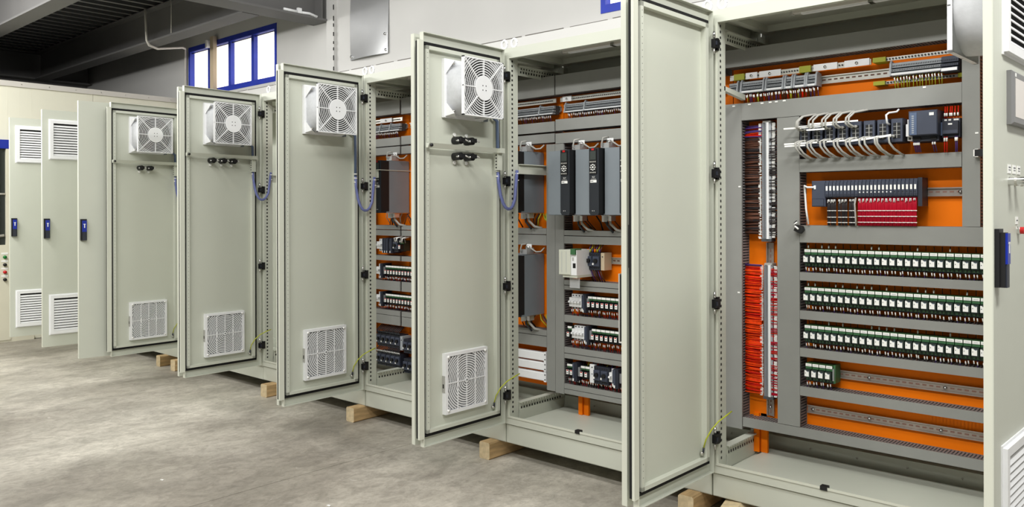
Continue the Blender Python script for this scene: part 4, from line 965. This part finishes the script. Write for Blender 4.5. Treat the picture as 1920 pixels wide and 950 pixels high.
# second cabinet, small gear
t = comp('bus_module', 'light grey module with green connector in front of the duct', 'module', -.955, 1.045)
MB().cbox(0, .077, .15, .33, -.062, .068, .003, 'paint_light').build('case', t); MB().box(.02, .022, .1495, .15, -.05, .06, 'term_grey').box(.05, .052, .1495, .15, -.05, .06, 'term_grey').build('grooves', t)
MB().box(.078, .115, .155, .33, -.062, .068, 'white').build('connector_side', t); MB().box(.082, .112, .145, .2, .045, .075, 'green').build('green_connector', t); MB().box(.09, .108, .1545, .155, -.025, .0, 'black').box(.086, .096, .1545, .155, .012, .03, 'grey_cable').build('port', t); MB().box(.02, .115, .16, .33, -.075, -.062, 'paint_light').build('foot', t)
MB().box(.05, .115, .18, .182, -.13, -.075, 'clear').build('plastic_tag', t)
def motor_breaker(x, z, lab, group, y=.25, s=1.0):
    t = thing('motor_breaker', lab, 'breaker', (x, 0, z), group=group)
    MB().box(0, .044*s, y+.012, .33, -.045*s, .045*s, 'navy_dark').build('case', t); MB().cbox(.002, .042*s, y, y+.03, -.026*s, .026*s, .003, 'navy').build('front', t)
    MB().disc((.026*s, .004), .011*s, y-.012, y, 'black', 12).build('dial', t); MB().box(.004, .013*s, y-.003, y, -.018*s, -.008*s, 'white_tag').build('white_mark', t)
    k = MB()
    for i in range(3): k.disc((.008*s+i*.0135*s, .036*s), .004*s, y+.011, y+.012, 'black', 8); k.disc((.008*s+i*.0135*s, -.036*s), .004*s, y+.011, y+.012, 'black', 8)
    k.build('terminals', t)
    return t
for i in range(2): motor_breaker(-.860+i*.046, 1.052, f'{["left", "right"][i]} motor breaker on the orange plate of the second cabinet', 'motor breakers in the second cabinet')
m = MB()
for i in range(6):
    x = -.852+i*.0148; m.tube([(x, .275, 1.096), (x+.004, .28, 1.12), (x+.006, .3, 1.145)], .0034, ('purple_wire', 'olive', 'brown_wire')[i % 3], 6); m.tube([(x, .274, 1.008), (x+.006, .28, .98), (x+.012, .3, .945)], .0034, ('dark_wire', 'purple_wire', 'brown_wire')[i % 3], 6); m.tube([(x, .270, 1.099), (x, .270, 1.115)], .005, ('orange', 'olive', 'purple_wire')[i % 3], 6)
tag(m.build('breaker_wires'), 'coloured wires above and below the pair of motor breakers', 'wires', kind='stuff')
t = comp('end_stop', 'beige end stop right of the motor breakers', 'clamp', -.767, 1.052); MB().box(0, .022, .265, .33, -.045, .045, 'beige').build('body', t); MB().disc((.01, .025), .004, .264, .265, 'term_dark', 8).build('hole', t)
def mini_breakers(x, z, n, lab, group, toggle='white'):
    t = thing('circuit_breaker', lab, 'breaker', (x, 0, z), group=group)
    for i in range(n):
        u = i*.0205; c = MB(); c.box(u, u+.0198, .285, .33, -.041, .041, 'white'); c.box(u, u+.0198, .262, .285, -.024, .024, 'white'); po = c.build('pole', t)
        MB().prism([(.262, -.006), (.246, -.002), (.246, .006), (.262, .010)], 'x', u+.004, u+.016, toggle).build('toggle', po)
        MB().disc((u+.010, .033), .0038, .284, .285, 'black', 8).disc((u+.010, -.033), .0038, .284, .285, 'black', 8).build('terminal_hole', po)
    MB().box(n*.0205, n*.0205+.011, .262, .33, -.04, .04, 'navy').build('auxiliary_block', t); MB().box(n*.0205+.001, n*.0205+.008, .259, .262, -.045, -.03, 'white_tag').build('label', t)
def navy_module(x, z, w, lab, group=None):
    t = thing('bus_coupler', lab, 'module', (x, 0, z), group=group); MB().box(0, w, .25, .33, -.05, .048, 'navy_dark').build('case', t); MB().box(.002, w*.45, .247, .25, -.046, .044, 'navy').build('front_strip', t); MB().box(.003, w*.4, .246, .247, -.048, -.034, 'white_tag').build('label', t)
    MB().box(w, w+.012, .26, .33, -.022, .026, 'clear').build('clear_cover', t)
mini_breakers(-.972, .830, 4, 'white breaker block in the second cabinet\'s upper relay row', 'white breakers in the second cabinet'); navy_module(-.873, .830, .018, 'dark coupler next to the white breakers, upper relay row', 'dark couplers')
for i in range(9): place_relay('b', -.851+i*PX, .832, f'{ORD[i]} white-faced relay from the left in the upper row of the second cabinet', 'upper relay row of the second cabinet')
wires_below('relay_wires', 'dark red and purple wires below the upper relay row of the second cabinet', -.97, PX, 20, .798, .045, ('red_wire', 'purple_wire', 'dark_wire'))
place_relay('b', -.986, .664, 'single relay left of the white breakers in the lower row', 'lower relay row of the second cabinet')
mini_breakers(-.955, .664, 4, 'white breaker block in the second cabinet\'s lower relay row', 'white breakers in the second cabinet'); navy_module(-.855, .664, .018, 'dark coupler next to the white breakers, lower relay row', 'dark couplers')
for i in range(8): place_relay('b', -.826+i*PX, .664, f'{ORD[i]} white-faced relay right of the coupler in the lower row of the second cabinet', 'lower relay row of the second cabinet')
wires_below('relay_wires', 'dark red and purple wires below the lower relay row of the second cabinet', -.97, PX, 19, .63, .045, ('red_wire', 'purple_wire', 'dark_wire'))
zz = .462
place_relay('b', -.99, zz, 'first relay at the left of the second cabinet\'s bottom row', 'bottom row of the second cabinet'); place_relay('b', -.966, zz, 'relay left of the first dark coupler in the bottom row', 'bottom row of the second cabinet')
navy_module(-.943, zz, .03, 'first dark coupler in the second cabinet\'s bottom row', 'dark couplers')
for i in range(2): place_relay('b', -.898+i*PX, zz, f'{["left", "right"][i]} relay of the pair beside the white clamp in the bottom row', 'bottom row of the second cabinet')
t = comp('terminal_module', 'tall white clamp module in the second cabinet\'s bottom row', 'module', -.842, zz); MB().box(0, .03, .268, .33, -.046, .05, 'white').build('case', t); MB().disc((.015, .035), .004, .267, .268, 'black', 8).disc((.015, .0), .005, .267, .268, 'term_grey', 8).build('screw', t)
for i in range(2): motor_breaker(-.81+i*.046, zz, f'{["left", "right"][i]} motor breaker in the second cabinet\'s bottom row', 'motor breakers in the second cabinet')
mini_breakers(-.715, zz, 1, 'single white breaker beside the second coupler in the bottom row', 'white breakers in the second cabinet'); navy_module(-.68, zz, .03, 'second dark coupler in the second cabinet\'s bottom row', 'dark couplers')
for i in range(2): place_relay('b', -.635+i*PX, zz, f'{ORD[i]} relay right of the second coupler in the bottom row', 'bottom row of the second cabinet')
wires_below('relay_wires', 'red and black wires below the bottom row of the second cabinet', -.99, PX, 18, .425, .04, ('red_wire', 'crimson_wire', 'dark_wire'))
m = MB()
for i in range(8): x = -.90+i*.03; m.tube([(x, .29, .498), (x+.003, .3, .522)], .0028, ('dark_wire', 'olive', 'purple_wire', 'red_wire')[i % 4], 5)
tag(m.build('feed_wires'), 'short coloured wires above the second cabinet\'s bottom row', 'wires', kind='stuff')
# white busbar covers at lower left of the second opening
for i, (z0, z1) in enumerate(((.489, .534), (.436, .479), (.379, .423))):
    t = thing('busbar_cover', f'{["top", "middle", "bottom"][i]} white busbar cover of three below the side-on drives', 'cover', (-1.75, .27, z0), group='three white busbar covers')
    MB().cbox(0, .597, 0, .03, 0, z1-z0, .003, 'white').build('cover', t); b = MB().box(.596, .612, -.004, .06, -.004, z1-z0+.006, 'white'); b.build('end_bracket', t)
    MB().disc((.605, (z1-z0)*.8), .004, -.005, -.004, 'black', 8).disc((.605, (z1-z0)*.2), .004, -.005, -.004, 'black', 8).build('bracket_hole', t)

MB().box(-2.15-XC, -1.50-XC, .262, .266, .345, 1.676, 'duct').build('bounce_block', cabC)  # hidden plate added to block orange bounce light onto the doors
MB().box(-3.50-XD, -2.68-XD, .262, .266, .345, 1.676, 'duct').build('bounce_block', cabD)  # second added bounce blocker, for the fourth cabinet
# third cabinet gear (on the plate seen through the third opening)
mini_breakers(-2.60, 1.09, 3, 'white breaker block at the left of the third cabinet\'s upper row', 'white breakers in the third cabinet')
for i in range(3): navy_module(-2.527+i*.022, 1.09, .018, f'{ORD[i]} slim dark coupler in the third cabinet\'s upper row', 'dark couplers in the third cabinet')
navy_module(-2.45, 1.09, .022, 'wide dark coupler in the third cabinet\'s upper row', 'dark couplers in the third cabinet'); motor_breaker(-2.42, 1.09, 'dark contactor in the third cabinet\'s upper row', 'breakers in the third cabinet', s=.9); place_relay('b', -2.37, 1.09, 'single relay in the third cabinet\'s upper row', 'relays in the third cabinet')
m = MB()
for i in range(16): x = random.uniform(-2.44, -2.3); m.tube([(x, .26, 1.11), (x+random.uniform(-.01, .03), .25, 1.14), (x+.03, .29, 1.152)], .002, random.choice(('white_tag', 'dark_wire', 'grey_cable')), 5)
tag(m.build('loose_wires'), 'tangled white and dark wires in the third cabinet\'s upper row', 'wires', kind='stuff')
for z, nm in ((.922, 'upper'), (.735, 'lower')):
    mini_breakers(-2.605, z, 2, f'white breaker block left of the {nm} relay row in the third cabinet', 'white breakers in the third cabinet'); navy_module(-2.55, z, .022, f'dark coupler left of the {nm} relay row in the third cabinet', 'dark couplers in the third cabinet')
    for i in range(10): place_relay('b', -2.512+i*PX, z, f'{ORD[i]} white-faced relay from the left in the {nm} row of the third cabinet', f'{nm} relay row of the third cabinet')
    wires_below('relay_wires', f'purple and red wires below the {nm} relay row of the third cabinet', -2.6, PX, 13, z-.034, .03, ('purple_wire', 'red_wire', 'dark_wire'))
for z, nm in ((.466, 'upper'), (.34, 'lower')):
    for i in range(5): motor_breaker(-2.595+i*.048, z, f'{ORD[i]} dark motor breaker from the left in the {nm} bottom row of the third cabinet', f'{nm} bottom row of breakers in the third cabinet')
    for i in range(2): motor_breaker(-2.325+i*.048, z-.02, f'{ORD[i]} dark breaker right of the gap in the {nm} bottom row of the third cabinet', f'{nm} bottom row of breakers in the third cabinet')
    m = MB()
    for i in range(15): x = -2.588+i*.0158; m.tube([(x, .262, z+.04), (x+.004, .25, z+.062), (x+.01, .29, z+.095)], .004, 'dark_wire', 6); m.tube([(x, .26, z+.044), (x+.002, .253, z+.056)], .0048, 'white_tag' if z < .4 else 'term_dark', 5)
    tag(m.build('breaker_wires'), f'thick dark wires above the {nm} bottom row of breakers in the third cabinet', 'wires', kind='stuff')
t = comp('end_stop', 'grey end stop between the breaker groups of the third cabinet', 'clamp', -2.353, .46); MB().box(0, .022, .255, .33, -.045, .045, 'term_grey').build('body', t); MB().disc((.011, .02), .004, .254, .255, 'black', 8).build('hole', t)
